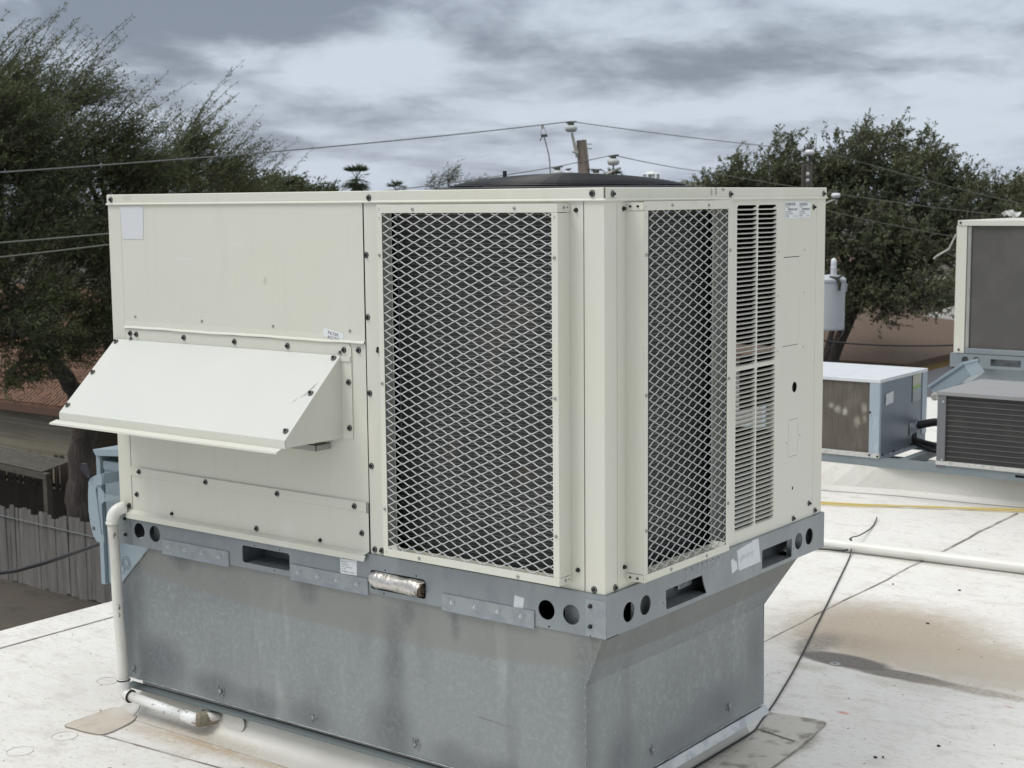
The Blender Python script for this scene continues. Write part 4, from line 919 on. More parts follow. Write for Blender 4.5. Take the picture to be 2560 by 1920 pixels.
# ================================================================== disconnect switch on the left end
ds = thing('disconnect_switch', (-2.03,.27,.37), 'blue-grey electrical disconnect box with lever handle on the left end of the big unit', 'disconnect switch')
b = MB(); b.box(-2.137,-1.914,.120,.40,.372,.800); obj('enclosure', b, blue_box, ds, bevel=.002)
b = MB(); b.box(-2.160,-2.1385,.108,.412,.366,.832); obj('cover', b, blue_box, ds, bevel=.002)
b = MB(); b.box(-2.1383,-2.1335,.114,.406,.370,.829); obj('cover_gasket', b, blue_dark, ds)
b = MB(); b.prism([(-2.164,.100,.835),(-1.914,.100,.858),(-1.914,.42,.858),(-2.164,.42,.835)], (0,0,.003)); b.prism([(-2.164,.100,.835),(-1.914,.100,.858),(-1.914,.100,.835),(-2.150,.100,.817)], (0,.002,0)); obj('drip_hood', b, blue_box, ds, bevel=.0008)
b = MB(); b.box(-2.137,-1.914,.1165,.1195,.770,.8); obj('hood_band', b, blue_box, ds)
for (cx, cz, r) in ((-2.035,.455,.022),(-2.035,.455,.014),(-2.06,.43,.014)):
    b = MB(); b.tube([(cx+r*math.cos(a),.1190,cz+r*math.sin(a)) for a in np.linspace(0,2*math.pi,25)], .0008, 4, cap=False); obj('knockout', b, blue_dark, ds)
lever_out = [(-2.040,.7745),(-2.078,.7670),(-2.112,.7520),(-2.122,.7380),(-2.1280,.6900),(-2.1290,.6400),(-2.1220,.5900),(-2.1100,.5560),(-2.0930,.5370),(-2.060,.5340),(-2.052,.5400),(-2.0545,.5600),(-2.0660,.5640),(-2.0740,.6300),(-2.0860,.7150),(-2.0780,.7300),(-2.0450,.7380)]
b_me = plate_mesh(lever_out, [circ(-2.1045,.5790,.0085,16)], .004, 'F', .045); lv = obj('lever', b_me, blue_box, ds, bevel=.0008)
b = MB(); b.prism([(-2.112,.047,.7540),(-2.100,.047,.7640),(-2.128,.047,.8030),(-2.142,.047,.8010),(-2.150,.047,.7790)], (0,-.014,0)); obj('grip', b, mat('black_grip',(0.03,0.03,0.038),.4), lv, bevel=.003)
b = MB(); b.prism([(-2.078,.049,.735),(-2.040,.049,.700),(-2.046,.049,.680),(-2.068,.049,.664),(-2.080,.049,.690)], (0,.003,0)); b.prism([(-2.044,.049,.702),(-2.046,.049,.678),(-1.985,.10,.668),(-1.965,.10,.690)], (.002,0,.002)); obj('crank_link', b, blue_box, ds, bevel=.0008)
b = MB(); b.prism([(-2.045,.112,.7760),(-2.000,.112,.7760),(-1.914,.112,.700),(-1.914,.112,.620),(-1.975,.112,.660),(-2.045,.112,.740)], (0,.004,0)); b.box(-2.050,-2.045,.045,.112,.738,.7745); obj('mounting_plate', b, blue_box, ds, bevel=.001)
for x, z in ((-2.005,.727),(-1.983,.700)): place('bolt', bolt_me, (x,.111,z), ds)

# ================================================================== service cable, left
def cable(name, path, r, m_, label, cat, group=None, seg=8, n=10):
    P = [Vector(p) for p in path]; out = []
    for i in range(len(P)-1):
        p0, p1, p2, p3 = P[max(i-1,0)], P[i], P[i+1], P[min(i+2,len(P)-1)]
        for s in range(n):
            t = s/n; out.append(0.5*((2*p1)+(-p0+p2)*t+(2*p0-5*p1+4*p2-p3)*t*t+(-p0+3*p1-3*p2+p3)*t**3))
    out.append(P[-1]); b = MB(); b.tube(out, r, seg)
    return tag(obj(name, b, m_, smooth=True), label, cat, group)
cable('service_cable', [(-2.06,.11,.540),(-2.62,.33,.365),(-3.20,.56,.19),(-3.78,.79,.03),(-5.68,1.53,-.44),(-9,2.9,-1.1),(-24,8,-2.5)], .0085, cable_black, 'thick black service cable sagging away from the disconnect box at lower left', 'cable', seg=8)

# ================================================================== right-hand roof items
cable('roof_cable', [(-1.084,4.19,.012),(-1.02,3.98,.006),(-.95,3.68,.03),(-.905,3.475,.060),(-.885,3.43,.045),(-.855,3.36,.008),(-.74,3.02,.006),(-.556,2.465,.006),(-.42,2.05,.006),(-.301,1.687,.006),(-.22,1.42,.006),(-.177,1.272,.006),(-.135,1.11,.006),(-.116,1.04,.006),(-.107,.98,.006),(-.105,.75,.006),(-.104,.45,.006),(-.10,.1,.006),(-.07,-.3,.006)], .0032, cable_black, 'thin black cable running across the white roof to the foot of the curb', 'cable')
cable('tie_cable', [(-1.35,3.30,.006),(-1.15,3.34,.006),(-.99,3.385,.010),(-.905,3.405,.012),(-.885,3.42,.035),(-.89,3.445,.058),(-.91,3.47,.055)], .0038, cable_black, 'short black cable end looped under the long white pipe', 'cable')
lp = thing('long_pipe', (-.1,3.46,0), 'long white PVC pipe lying across the roof behind the big unit', 'pipe')
b = MB(); b.tube([(-2.9,3.40,.031),(-1.0,3.425,.030),(.0,3.49,.029),(1.2,3.56,.030),(3.0,3.66,.030)], .0255, 18); obj('pipe_run', b, pvc, lp, smooth=True)
for x in (-1.9,.45,2.2): obj('pipe_block', MB().box(x-.03,x+.03,3.40,3.60,.0,.006), timber, lp)
for k, (dy, dz, lab) in enumerate(((.012,0,'upper of two yellow hoses lying on the roof in front of the raised curb'),(-.035,0,'lower of two yellow hoses lying on the roof in front of the raised curb'))):
    cable('yellow_hose', [(-3.0,3.98+dy,.010),(-1.497,4.385+dy,.010),(-1.2,4.50+dy*.6,.010),(-.95,4.60+dy*(-.3),.012),(-.527,4.81+dy,.010),(.6,5.35+dy,.010)], .0048, yellow_m, lab, 'hose', 'yellow hoses on the roof')
# raised white curb behind
rc = thing('raised_curb', (-1,4.95,0), 'long low white membrane-clad curb under the steel frame at right', 'curb')
top_y = 4.70
base = [(-3.0,4.60),(-2.2,4.70),(-1.68,4.775),(-1.25,4.86),(-.6,4.93),(.4,4.96),(3.0,5.0)]
b = MB()
bx0 = [p_[0] for p_ in base]; bx1 = [p_[1] for p_ in base]; xs_ = np.linspace(-3.0, 3.0, 49); base = [(float(q_), float(np.interp(q_, bx0, bx1)) + .004*math.sin(q_*9)) for q_ in xs_]
for (a, c) in zip(base[:-1], base[1:]):
    pf0 = [(a[0],a[1]-.03,.003),(a[0],a[1],.012),(a[0],a[1]+.012,.03),(a[0],max(a[1],4.83)+.025,.150),(a[0],5.25,.150)]
    pf1 = [(c[0],c[1]-.03,.003),(c[0],c[1],.012),(c[0],c[1]+.012,.03),(c[0],max(c[1],4.83)+.025,.150),(c[0],5.25,.150)]
    for q in range(4): b.poly([pf0[q],pf1[q],pf1[q+1],pf0[q+1]])
    b.poly([(a[0],5.25,.150),(c[0],5.25,.150),(c[0],5.27,.0),(a[0],5.27,.0)])
obj('curb_membrane', b, memb, rc)
# steel stand
st = thing('equipment_stand', (-.8,4.9,.19), 'grey painted steel frame carrying the two condensing units', 'stand')
obj('front_beam', plate_mesh(rrect(-3.0,2.0,.1925,.2400), [rrect(-.4896,-.44,.212,.226,.002)], .004, 'F', 4.604), frame_m, st)
obj('beam_flange', MB().box(-3.0,2.0,4.6085,4.66,.2360,.2400), frame_m, st)
obj('beam_flange', MB().box(-3.0,2.0,4.6085,4.66,.1925,.1960), frame_m, st)
obj('rear_beam', MB().box(-3.0,2.0,5.26,5.32,.1945,.2420), frame_m, st, bevel=.002)
for x in (-1.17,-.97,.6): obj('cross_beam', MB().box(x,x+.05,4.665,5.258,.1945,.2380), frame_m, st, bevel=.002)
for x in (-2.2,-.9,.5,1.6): obj('stand_leg', MB().box(x,x+.05,5.262,5.312,.0,.1943), frame_m, st)
# condensing unit, left of the pair
def bxo(name, x0,x1,y0,y1,z0,z1,m_,par,bev=.0015,**k): return obj(name, MB().box(x0,x1,y0,y1,z0,z1), m_, par, bevel=bev, **k)
c1 = thing('condensing_unit', (-1.65,4.9,.24), 'blue-grey condensing unit with pale top and blotched brown coil, left of the pair', 'condensing unit', 'condensing units on the steel frame')
bxo('body', -1.998,-1.263,4.625,5.285,.2420,.6700,steel_unit,c1)
bxo('top_sheet', -2.005,-1.259,4.598,5.292,.6690,.6890,steel_top,c1,.002)
bxo('corner_post', -1.3235,-1.2612,4.600,4.6245,.2440,.6685,steel_front,c1); bxo('corner_post', -2.0,-1.975,4.600,4.6245,.2440,.6685,steel_front,c1)
bxo('coil', -1.9745,-1.3240,4.610,4.624,.268,.6685,coil_brown,c1,0)
bxo('base_rail', -2.0,-1.2600,4.596,4.6240,.2400,.2660,base_white,c1)
bxo('side_base_rail', -1.2630,-1.2585,4.6245,5.20,.2260,.2480,steel_front,c1)
bxo('side_post', -1.2620,-1.2590,5.215,5.287,.300,.6685,steel_front,c1)
w1 = obj('warning_label', MB().prism([(-1.2585,5.067,.6660),(-1.2585,5.19,.6690),(-1.2585,5.182,.512),(-1.2585,5.067,.506)], (-.001,0,0)), mat('faded_warning_label',(0.46,0.46,0.38),.6,layers=[(60,3,(.30,.30,.25),.5,.6,.6,None)]), c1)
obj('green_band', MB().prism([(-1.2580,5.067,.600),(-1.2580,5.187,.604),(-1.2580,5.186,.590),(-1.2580,5.067,.586)], (-.0006,0,0)), green_lab, w1)
obj('grey_band', MB().prism([(-1.2580,5.069,.585),(-1.2580,5.182,.589),(-1.2580,5.181,.514),(-1.2580,5.069,.508)], (-.0006,0,0)), mat('grey_label_print',(0.33,0.38,0.40),.6,layers=[(120,3,(.22,.25,.27),.5,.6,.6,None)]), w1)
obj('paper_label', MB().prism([(-1.2585,4.6801,.598),(-1.2585,4.7850,.606),(-1.2585,4.782,.541),(-1.2585,4.6790,.533)], (-.001,0,0)), lab_old, c1)
obj('wiring_label', MB().prism([(-1.2585,5.03,.385),(-1.2585,5.17,.395),(-1.2585,5.165,.325),(-1.2585,5.03,.312)], (-.001,0,0)), mat('speckled_label',(0.17,0.21,0.26),.6,layers=[(38,2,(.45,.50,.54),.52,.56,.8,(1,1,.6))]), c1)
obj('service_opening', MB().box(-1.2640,-1.2615,5.075,5.15,.250,.318), dark_in, c1)
for (y, z) in ((4.64,.256),(4.80,.257),(5.05,.262)): place('screw', dark_me, (-1.2585,y,z), c1, S90)
for (x, z) in ((-1.318,.500),(-1.318,.256),(-1.268,.252)): place('screw', dark_me, (x,4.5955,z), c1)
# dark slatted condensing unit, right of the pair
c2 = thing('condensing_unit', (-.4,4.9,.24), 'dark grey condensing unit with ribbed black coil, right of the pair', 'condensing unit', 'condensing units on the steel frame')
bxo('body', -.9235,.12,4.626,5.26,.2425,.6260,unit_grey,c2)
bxo('top_sheet', -.930,.128,4.596,5.268,.6265,.6480,unit_top,c2,.002)
bxo('corner_post', -.9265,-.8790,4.600,4.6255,.2260,.6260,unit_grey,c2)
bxo('coil', -.8785,.10,4.616,4.6255,.2650,.6255,coil_dark,c2,0)
bxo('base_rail', -.9285,.12,4.594,4.6250,.2400,.2615,base_white,c2)
rib = MB().prism([(-.8785,4.6155,0),(.10,4.6155,0),(.10,4.6085,.006),(-.8785,4.6085,.006)], (0,.0015,.004)).mesh('rib'); rib.materials.append(mat('ribbed_guard',(0.075,0.072,0.07),.6))
for k in range(12): place('coil_rib', rib, (0,0,.282+.0285*k), c2)
place('screw', bolt_me, (-.893,4.5995,.592), c2); place('screw', bolt_me, (-.894,4.5995,.268), c2)
# insulated lines between them
for k, (p, r) in enumerate(([[(-1.26,5.12,.275),(-1.16,5.10,.262),(-1.05,5.0,.275),(-.98,4.93,.33),(-.90,4.90,.345)], .019],[[(-1.26,5.16,.36),(-1.15,5.18,.385),(-1.02,5.10,.375),(-.90,5.0,.36)], .024],[[(-1.24,5.08,.262),(-1.1,4.98,.25),(-.95,4.9,.245),(-.90,4.88,.235)], .012],[[(-1.10,5.10,.262),(-1.06,5.12,.29),(-1.01,5.10,.36),(-.98,5.10,.38)], .014])):
    cable('insulated_line', p, r, cable_black, ['black insulated hose dipping between the two condensing units','thick black insulated hose arching highest between the condensing units','thin black line lying lowest between the condensing units','short upright black hose between the condensing units'][k], 'hose', 'insulated lines between the condensing units')
# tilted electrical box
tb = thing('electrical_box', (-1.33,5.90,.30), 'pale blue-grey hinged electrical box tilted on its stand between the condensing units', 'electrical box')
def rbox(cx, cy, cz, sx_, sy_, sz_, ang, b=None):
    b = b or MB(); i = len(b.v); b.box(-sx_/2,sx_/2,-sy_/2,sy_/2,-sz_/2,sz_/2); c, s_ = math.cos(ang), math.sin(ang)
    for k in range(i, len(b.v)):
        x, y, z = b.v[k]; b.v[k] = (cx + x*c - z*s_, cy + y, cz + x*s_ + z*c)
    return b
obj('box_body', rbox(-1.315,5.92,.552,.275,.24,.085,R(36)), blue_box, tb, bevel=.004)
obj('box_lid', rbox(-1.342,5.92,.591,.285,.26,.018,R(36)), blue_box, tb, bevel=.003)
obj('box_stand', MB().box(-1.30,-1.26,5.90,5.94,.0,.52), frame_m, tb)
b = MB(); b.tube([(-1.40,5.79,.455),(-1.37,5.76,.44),(-1.30,5.74,.43),(-1.2,5.74,.41)], .010, 8); b.lathe([(.026,0),(.026,.02),(.015,.024)], (-1.40,5.79,.455), '-y', 16); obj('conduit', b, fitting_m, tb)
cable('bent_conduit', [(-1.28,5.74,.41),(-1.33,5.72,.33),(-1.345,5.72,.26),(-1.30,5.70,.25),(-1.25,5.70,.26)], .004, fitting_m, 'thin bent grey conduit below the tilted electrical box', 'conduit')
# ================================================================== second rooftop unit
U2 = thing('rooftop_unit', (-1.7,9.5,.29), 'second cream rooftop air conditioner with a bare dark coil, at the far right edge', 'rooftop unit')
Y2, X2 = 8.80, -2.428; X2e = -.25; Y2e = 10.05
def b2(name, x0,x1,y0,y1,z0,z1,m_,bev=.003,**k): return bxo(name,x0,x1,y0,y1,z0,z1,m_,U2,bev,**k)
b2('cabinet', X2-.012,X2e,Y2+.05,Y2e,.4000,1.4280,paint)
b2('top_cap', X2-.004,X2e+.01,Y2-.006,Y2e+.01,1.4285,1.4725,paint)
b2('corner_post', X2-.014,-2.356,Y2,Y2+.048,.4000,1.4280,paint)
b2('coil_jamb', -2.350,-2.322,Y2+.005,Y2+.048,.445,1.4275,paint_shade)
b2('coil', -2.316,-.40,Y2+.020,Y2+.045,.445,1.420,coil_grey,0)
b2('coil_sill', -2.352,-.30,Y2-.002,Y2+.045,.4000,.4440,galv)
obj('base_rail', plate_mesh(rrect(-2.465,-.2,.2875,.3975), [circ(-2.3385,.3482,.029), circ(-2.2480,.3478,.029), rrect(-2.131,-1.888,.312,.3665,.006)], .004, 'F', Y2-.012), frame_m, U2)
b2('rail_flange', -2.465,-.2,Y2-.0075,Y2e,.3945,.3975,frame_m,0); b2('rail_web', -2.44,-.5,Y2+.06,Y2+.063,.29,.394,grey_in,0)
b2('curb_skirt', -2.318,-.3,Y2+.03,Y2e-.1,.0005,.2870,frame_m)
for x, z in ((X2+.03,.428),(X2+.02,1.452)): place('screw', dark_me, (x,Y2-.006 if z>1 else Y2-.001,z), U2).scale = (1.6,1.6,1.6)
b = MB(); FC2 = Vector((-1.60,9.35,1.4725))
for k in range(1, 16):
    r = .42*k/15; b.tube([FC2 + Vector((r*math.cos(a), r*math.sin(a), .01+.06*(1-(r/.43)**2)**.75)) for a in np.linspace(0,2*math.pi,37)], .005, 4, cap=False)
b.lathe([(.43,0),(.43,.012),(.0,.012)], tuple(FC2), 'z', 40)
obj('fan_guard', b, fan_m, U2)
b = MB()
for k in range(12):
    a = random.uniform(0, 6.28); q = Vector((-2.08+random.uniform(-.05,.05), 9.0+random.uniform(-.04,.04), 1.475+random.uniform(.005,.04)))
    b.poly([q, q+Vector((.05*math.cos(a),.03,.02)), q+Vector((.02,.05*math.sin(a),.045)), q+Vector((-.03,.0,.03))])
tag(obj('plastic_scrap', b, rag_m), 'crumpled white plastic scrap on top of the far rooftop unit', 'scrap')
tag(obj('lifting_hook', MB().tube([(-2.445,8.80,1.36),(-2.50,8.79,1.24),(-2.60,8.78,1.18),(-2.62,8.78,1.16)], .008, 7), fitting_m), 'grey bent rod sticking out left of the far rooftop unit', 'rod')
# the stand group sits a little further back on the curb
for o_ in list(COL.objects):
    if o_.parent is None and (o_.name.split('.')[0] in ('equipment_stand','condensing_unit','insulated_line','electrical_box','bent_conduit')):
        o_.location = o_.location + Vector((-.106, .253, -.0412))

# ================================================================== numpy foliage / branch builders
def fast_mesh(name, V, F4):
    me = bpy.data.meshes.new(name); V = np.asarray(V, dtype=np.float32); F4 = np.asarray(F4, dtype=np.int32)
    n = len(F4); k = F4.shape[1]
    me.vertices.add(len(V)); me.vertices.foreach_set('co', V.ravel())
    me.loops.add(n*k); me.loops.foreach_set('vertex_index', F4.ravel())
    me.polygons.add(n); me.polygons.foreach_set('loop_start', np.arange(0, n*k, k, dtype=np.int32)); me.polygons.foreach_set('loop_total', np.full(n, k, dtype=np.int32))
    me.update(calc_edges=True); me.validate(); return me
def unit(a): return a / np.maximum(np.linalg.norm(a, axis=-1, keepdims=True), 1e-9)
def leaf_quads(P, D, length, width):
    """P base points, D directions; one quad each, random roll"""
    n = len(P); r = unit(rng.normal(size=(n,3))); S = unit(np.cross(D, r)) * (width*rng.uniform(.6,1.3,(n,1)))/2; Dn = D * (length*rng.uniform(.6,1.3,(n,1)))
    V = np.stack([P - S*.35, P + Dn*.45 - S, P + Dn, P + Dn*.45 + S], 1).reshape(-1,3)
    F = np.arange(n*4).reshape(-1,4); return V, F
class Tubes:
    def __init__(s): s.V = []; s.F = []; s.n = 0
    def add(s, path, r0, r1, seg=5):
        P = np.asarray(path, float); n = len(P); T = np.gradient(P, axis=0); T = unit(T)
        a = np.array([0.3,0.2,0.93]); u = unit(np.cross(T, a)); w = np.cross(T, u); rr = np.linspace(r0, r1, n)[:,None]
        ring = np.stack([P + (u*math.cos(k*2*math.pi/seg) + w*math.sin(k*2*math.pi/seg))*rr for k in range(seg)], 1)
        s.V.append(ring.reshape(-1,3)); i = np.arange(n-1)[:,None]*seg; k = np.arange(seg)[None,:]; k2 = (k+1) % seg
        s.F.append((np.stack([i+k, i+k2, i+seg+k2, i+seg+k], -1).reshape(-1,4)) + s.n); s.n += n*seg
    def mesh(s, name): return fast_mesh(name, np.concatenate(s.V), np.concatenate(s.F))
def bez(p0, p1, bulge, n=7):
    p0 = np.asarray(p0, float); p1 = np.asarray(p1, float); m_ = (p0+p1)/2 + bulge; t = np.linspace(0,1,n)[:,None]
    return (1-t)**2*p0 + 2*t*(1-t)*m_ + t*t*p1
def tree(name, root, trunk_paths, lobes, label, cat, lm, bm, group=None, wind=(.8,.6,0), twigs=14, per=26, ll=.07, lw=.02, tw=.7, droop=.25, windk=.9, fill=1.0, density=1.0, upk=.35, shoots=0):
    t = thing(name, root, label, cat, group)
    tb_ = Tubes()
    ends = []
    for (path, r0, r1) in trunk_paths:
        P = np.array(path, float); tt = np.linspace(0, len(P)-1, (len(P)-1)*5+1); Q = np.stack([np.interp(tt, range(len(P)), P[:,k]) for k in range(3)], 1)
        Q[1:-1] += rng.normal(0, r0*.12, (len(Q)-2, 3)); tb_.add(Q, r0, r1, 9); ends.append(P[-1]); ends.append(P[len(P)//2])
    ends = np.array(ends); wind = np.array(wind, float); right_v = np.array([.798,.603,0.])
    LP, LD = [], []
    for (x, y, z, r) in lobes:
        c = np.array([x,y,z]); j = np.argmin(np.linalg.norm(ends - c, axis=1)); s0 = ends[j]
        tb_.add(bez(s0, c - wind*r*.4, rng.normal(0,.25*r,3)), .05+.03*r, .018+.01*r, 6)
        nb = int(11*density*(r/1.0)**2)+5
        for b_ in range(nb):
            d = unit(rng.normal(size=3)); rad = r*rng.uniform(.25,1.0)**.55
            q = c + d*rad*np.array([1,1,.9]); 
            st_ = c - wind*r*rng.uniform(.0,.5) + rng.normal(0,.18*r,3) - np.array([0,0,.25*r])
            lb = bez(st_, q, np.array([0,0,.12*r]) + rng.normal(0,.08*r,3), 6); tb_.add(lb, .018, .007, 4)
            for w_ in range(twigs):
                f = rng.uniform(.25,1.0); p = lb[min(int(f*5), 5)] + rng.normal(0,.10*r,3)
                L = tw*rng.uniform(.45,1.25); dd = unit(wind*windk + d*.55 + np.array([0,0,upk]) + rng.normal(0,.42,3))
                n = 6; s_ = np.linspace(0,1,n)[:,None]; pth = p + dd*L*s_ + (wind*.35 - np.array([0,0,droop]))*L*s_**2
                tb_.add(pth, .0065, .003, 3)
                k = int(per*fill); u = rng.uniform(.1,1.02,k)[:,None]
                pos = p + dd*L*u + (wind*.35 - np.array([0,0,droop]))*L*u**2
                LP.append(pos + rng.normal(0,.028*tw/.7,(k,3))); LD.append(unit(dd*.7 + wind*.5*windk + rng.normal(0,.75,(k,3))))
    for (x, y, z, r) in (lobes if shoots else []):
        for q in range(int(shoots*r*r)):
            p = np.array([x,y,z]) + unit(rng.normal(size=3))*r*rng.uniform(.2,.9); L = rng.uniform(.8,1.5)
            dd = unit(wind*.45 + np.array([0,0,1.0]) + rng.normal(0,.16,3)); s_ = np.linspace(0,1,8)[:,None]
            tb_.add(p + dd*L*s_ + (wind*.42)*L*s_**2.2, .009, .003, 3)
            k = int(34*L); u = rng.uniform(.15,1.0,k)[:,None]; pos = p + dd*L*u + (wind*.42)*L*u**2.2
            LP.append(pos + rng.normal(0,.025,(k,3))); LD.append(unit(dd*.5 + wind*.6 + rng.normal(0,.6,(k,3))))
    V, F = leaf_quads(np.concatenate(LP), np.concatenate(LD), ll, lw)
    base = np.array(root)
    me = tb_.mesh('trunk'); me.transform(Matrix.Translation(-Vector(root))); me.materials.append(bm); o = bpy.data.objects.new('trunk', me); COL.objects.link(o); o.parent = t
    me = fast_mesh('crown', V - base, F); me.materials.append(lm); o = bpy.data.objects.new('crown', me); COL.objects.link(o); o.parent = t
    return t
C0 = np.array([2.05,-3.087,1.673])
wind = (.75,.57,.05)
# --- big wind-blown tree at left
trunk = [([(-23.15,15.6,-6.2),(-23.22,15.70,-4.7),(-23.20,15.74,-3.6),(-23.15,15.80,-2.5)], .31, .25),
         ([(-23.15,15.80,-2.5),(-23.25,15.5,-1.85),(-23.4,15.2,-1.35),(-23.55,14.9,-.7),(-23.6,14.2,.4)], .20, .09),
         ([(-23.15,15.80,-2.5),(-22.45,15.95,-1.4),(-22.3,16.1,-.6),(-22.2,16.2,.6)], .17, .07),
         ([(-23.15,15.80,-2.5),(-22.2,16.2,-1.5),(-22.0,16.6,-.2),(-22.3,17.2,1.2)], .12, .05)]
lobes = [(-22.82,11.83,2.95,2.0),(-22.56,14.06,3.75,.90),(-21.86,13.33,2.32,1.31),(-21.98,14.88,3.70,.66),(-22.1,14.71,2.34,1.2),(-21.6,15.37,2.92,.60),(-21.39,15.64,2.09,.75),(-21.29,13.27,.89,1.21),(-21.92,14.95,.68,1.04),(-20.91,12.93,-.37,.62),(-22.11,17.89,2.85,.52),(-22.24,17.75,2.2,.72),(-22.39,19.09,2.2,.52),(-21.99,16.48,1.57,.74),(-22.62,15.69,1.27,1.24),(-22.49,12.37,1.05,1.7),
         (-22.0,16.9,1.25,.85),(-22.3,18.2,1.45,.7),(-21.6,14.0,1.7,.9),(-21.3,15.2,-.30,.55),
         (-22.3,13.3,3.3,.9),(-21.2,12.8,2.9,1.0),(-22.0,14.2,-.1,.8),(-21.9,15.9,-.2,.7),(-22.4,13.5,-.6,.7),(-21.7,15.5,.5,.8),(-21.8,12.6,-.2,.9),(-22.1,16.2,2.2,.6),(-22.2,17.2,2.1,.6),(-22.3,18.9,1.6,.7),(-22.4,19.9,1.5,.6),(-22.0,17.5,1.0,.8),(-21.6,14.6,-1.0,.45),(-21.8,15.9,-.7,.6),(-21.5,15.4,-.9,.5),(-21.3,14.8,-.5,.6),(-21.6,14.0,-1.0,.6),(-21.9,13.4,-1.4,.5),(-21.5,16.1,.2,.8),(-22.2,14.0,2.9,.9)]
tree('windblown_tree', (-23.15,15.6,-6.2), trunk, lobes, 'tall feathery green tree bent by the wind at far left', 'tree', leaf_mes, bark, wind=wind, twigs=12, per=34, ll=.082, lw=.021, tw=.80, density=1.0, windk=.62, upk=.75, droop=.12, shoots=26)
# --- second clump right of it, further away
for k, (lb, base_, lab) in enumerate(([[(-41.47,38.22,1.9,1.25),(-40.53,36.3,1.9,1.4),(-39.9,35.0,2.5,1.3)], (-41,37,-6.2), 'dark green tree rising just right of the windblown tree, above the unit top'],
                               [[(-42.14,40.4,1.9,1.0),(-42.75,42.62,1.7,.85),(-43.41,44.76,1.45,.6),(-42.4,41.4,1.7,.9),(-43.0,43.6,1.6,.8),(-41.6,39.4,2.1,.9)], (-42.5,42,-6.2), 'low dark trees before the tallest palm'])):
    tree('distant_tree', base_, [([base_, (base_[0],base_[1],-2.5),(base_[0],base_[1],.6)], .25, .1)], lb, lab, 'tree', leaf_far, bark, 'trees beyond the unit', wind=(.6,.45,.2), twigs=8, per=16, ll=.16, lw=.06, tw=.6, density=1.1)
tree('distant_tree', (-55,66.5,-6.2), [([(-55,66.5,-6.2),(-55,66.5,-1),(-55,66.8,1.5)], .3, .1)], [(-55.71,65.93,2.62,.84),(-54.98,66.54,3.0,.9),(-55.3,68.85,2.75,.86),(-54.74,69.29,2.37,.73),(-54.2,70.3,2.6,.6)], 'thin pale wispy tree above the unit top left of the fan guard', 'tree', leaf_wisp, twig_m, 'trees beyond the unit', wind=(.7,.5,.1), twigs=5, per=9, ll=.13, lw=.045, tw=.6, density=.8)
# --- oak at right
lo_ = [(-19.56,35.24,2.17,.7),(-18.86,35.62,2.39,.7),(-18.32,37.04,2.73,1.02),(-17.73,38.45,2.51,1.22),(-16.59,37.87,3.05,1.0),(-16.27,39.11,3.10,.86),(-15.12,39.59,2.9,.98),(-15.44,38.37,2.0,1.1),(-14.16,39.96,2.24,1.0),(-13.65,41.21,1.54,.9),(-16.24,36.93,.89,1.4),(-14.92,37.51,.43,1.42),(-13.98,38.96,.86,1.33),(-13.07,40.36,.37,1.34),(-15.91,37.08,-.75,1.0),(-13.71,36.92,-.95,.85),(-15.81,38.22,-.52,1.33),(-17.9,37.25,1.34,1.2),(-19.43,36.45,1.59,.84),(-17.2,36.6,.2,1.1),(-16.9,36.4,-.7,.8),(-16.9,38.0,2.0,1.0),(-15.9,38.6,2.0,1.0),(-14.5,39.2,1.4,1.1),(-14.6,38.2,-.2,1.1),(-13.4,39.4,-.2,1.0),(-18.4,36.9,1.9,.8),(-16.6,37.6,1.5,1.1),(-15.4,37.4,-.2,1.1),(-12.6,40.4,1.0,1.0),(-12.9,40.9,-.7,1.0),(-17.3,37.6,2.2,.8),(-14.4,38.0,-1.1,.8),(-16.2,36.6,-1.3,.7),(-15.1,37.0,-1.4,.7)]
lo_ = [(a_,b_,c_,r_*1.06) for a_,b_,c_,r_ in lo_] + [(-19.0,36.2,1.9,.8),(-18.2,36.8,2.2,.8),(-17.2,37.2,2.5,.8),(-16.2,38.0,2.6,.9),(-15.6,38.8,2.5,.9),(-14.8,39.3,2.3,.8),(-13.9,40.2,1.9,.8),(-12.8,41.3,1.3,.8),(-12.2,42.0,.9,.8),(-13.4,40.0,1.0,1.0),(-16.9,36.9,1.3,1.0),(-15.6,37.7,.9,1.0),(-14.9,38.4,.9,1.0),(-12.9,40.0,-.3,.9),(-13.2,39.2,-1.0,.7),(-18.2,36.3,.9,.9),(-17.6,36.5,-.2,.7)]
tr_ = [([(-17.9,37.9,-6.2),(-17.3,37.8,-3.6),(-16.4,37.7,-1.6),(-15.1,37.7,-.6)], .24, .14),([(-16.4,37.7,-1.6),(-16.2,37.4,-.8),(-17.2,37.2,1.2)], .16, .07),([(-16.4,37.7,-1.6),(-15.8,38.2,0),(-15.6,38.6,2.0)], .14, .06),([(-15.1,37.7,-.6),(-14.2,38.5,.0),(-13.6,39.6,1.0)], .12, .05),
       ([(-16.6,37.0,-6.2),(-16.9,36.9,-3.2),(-16.4,36.8,-1.4)], .12, .07),([(-17.4,36.6,-6.2),(-17.6,36.5,-3.0),(-16.9,36.5,-1.2)], .09, .05)]
tree('oak_tree', (-17.9,37.9,-6.2), tr_, lo_, 'broad dark olive tree behind the second pole, sky showing through its top', 'tree', leaf_oak, bark, wind=(.35,.27,.35), twigs=8, per=22, ll=.095, lw=.050, tw=.55, density=1.0, windk=.6)
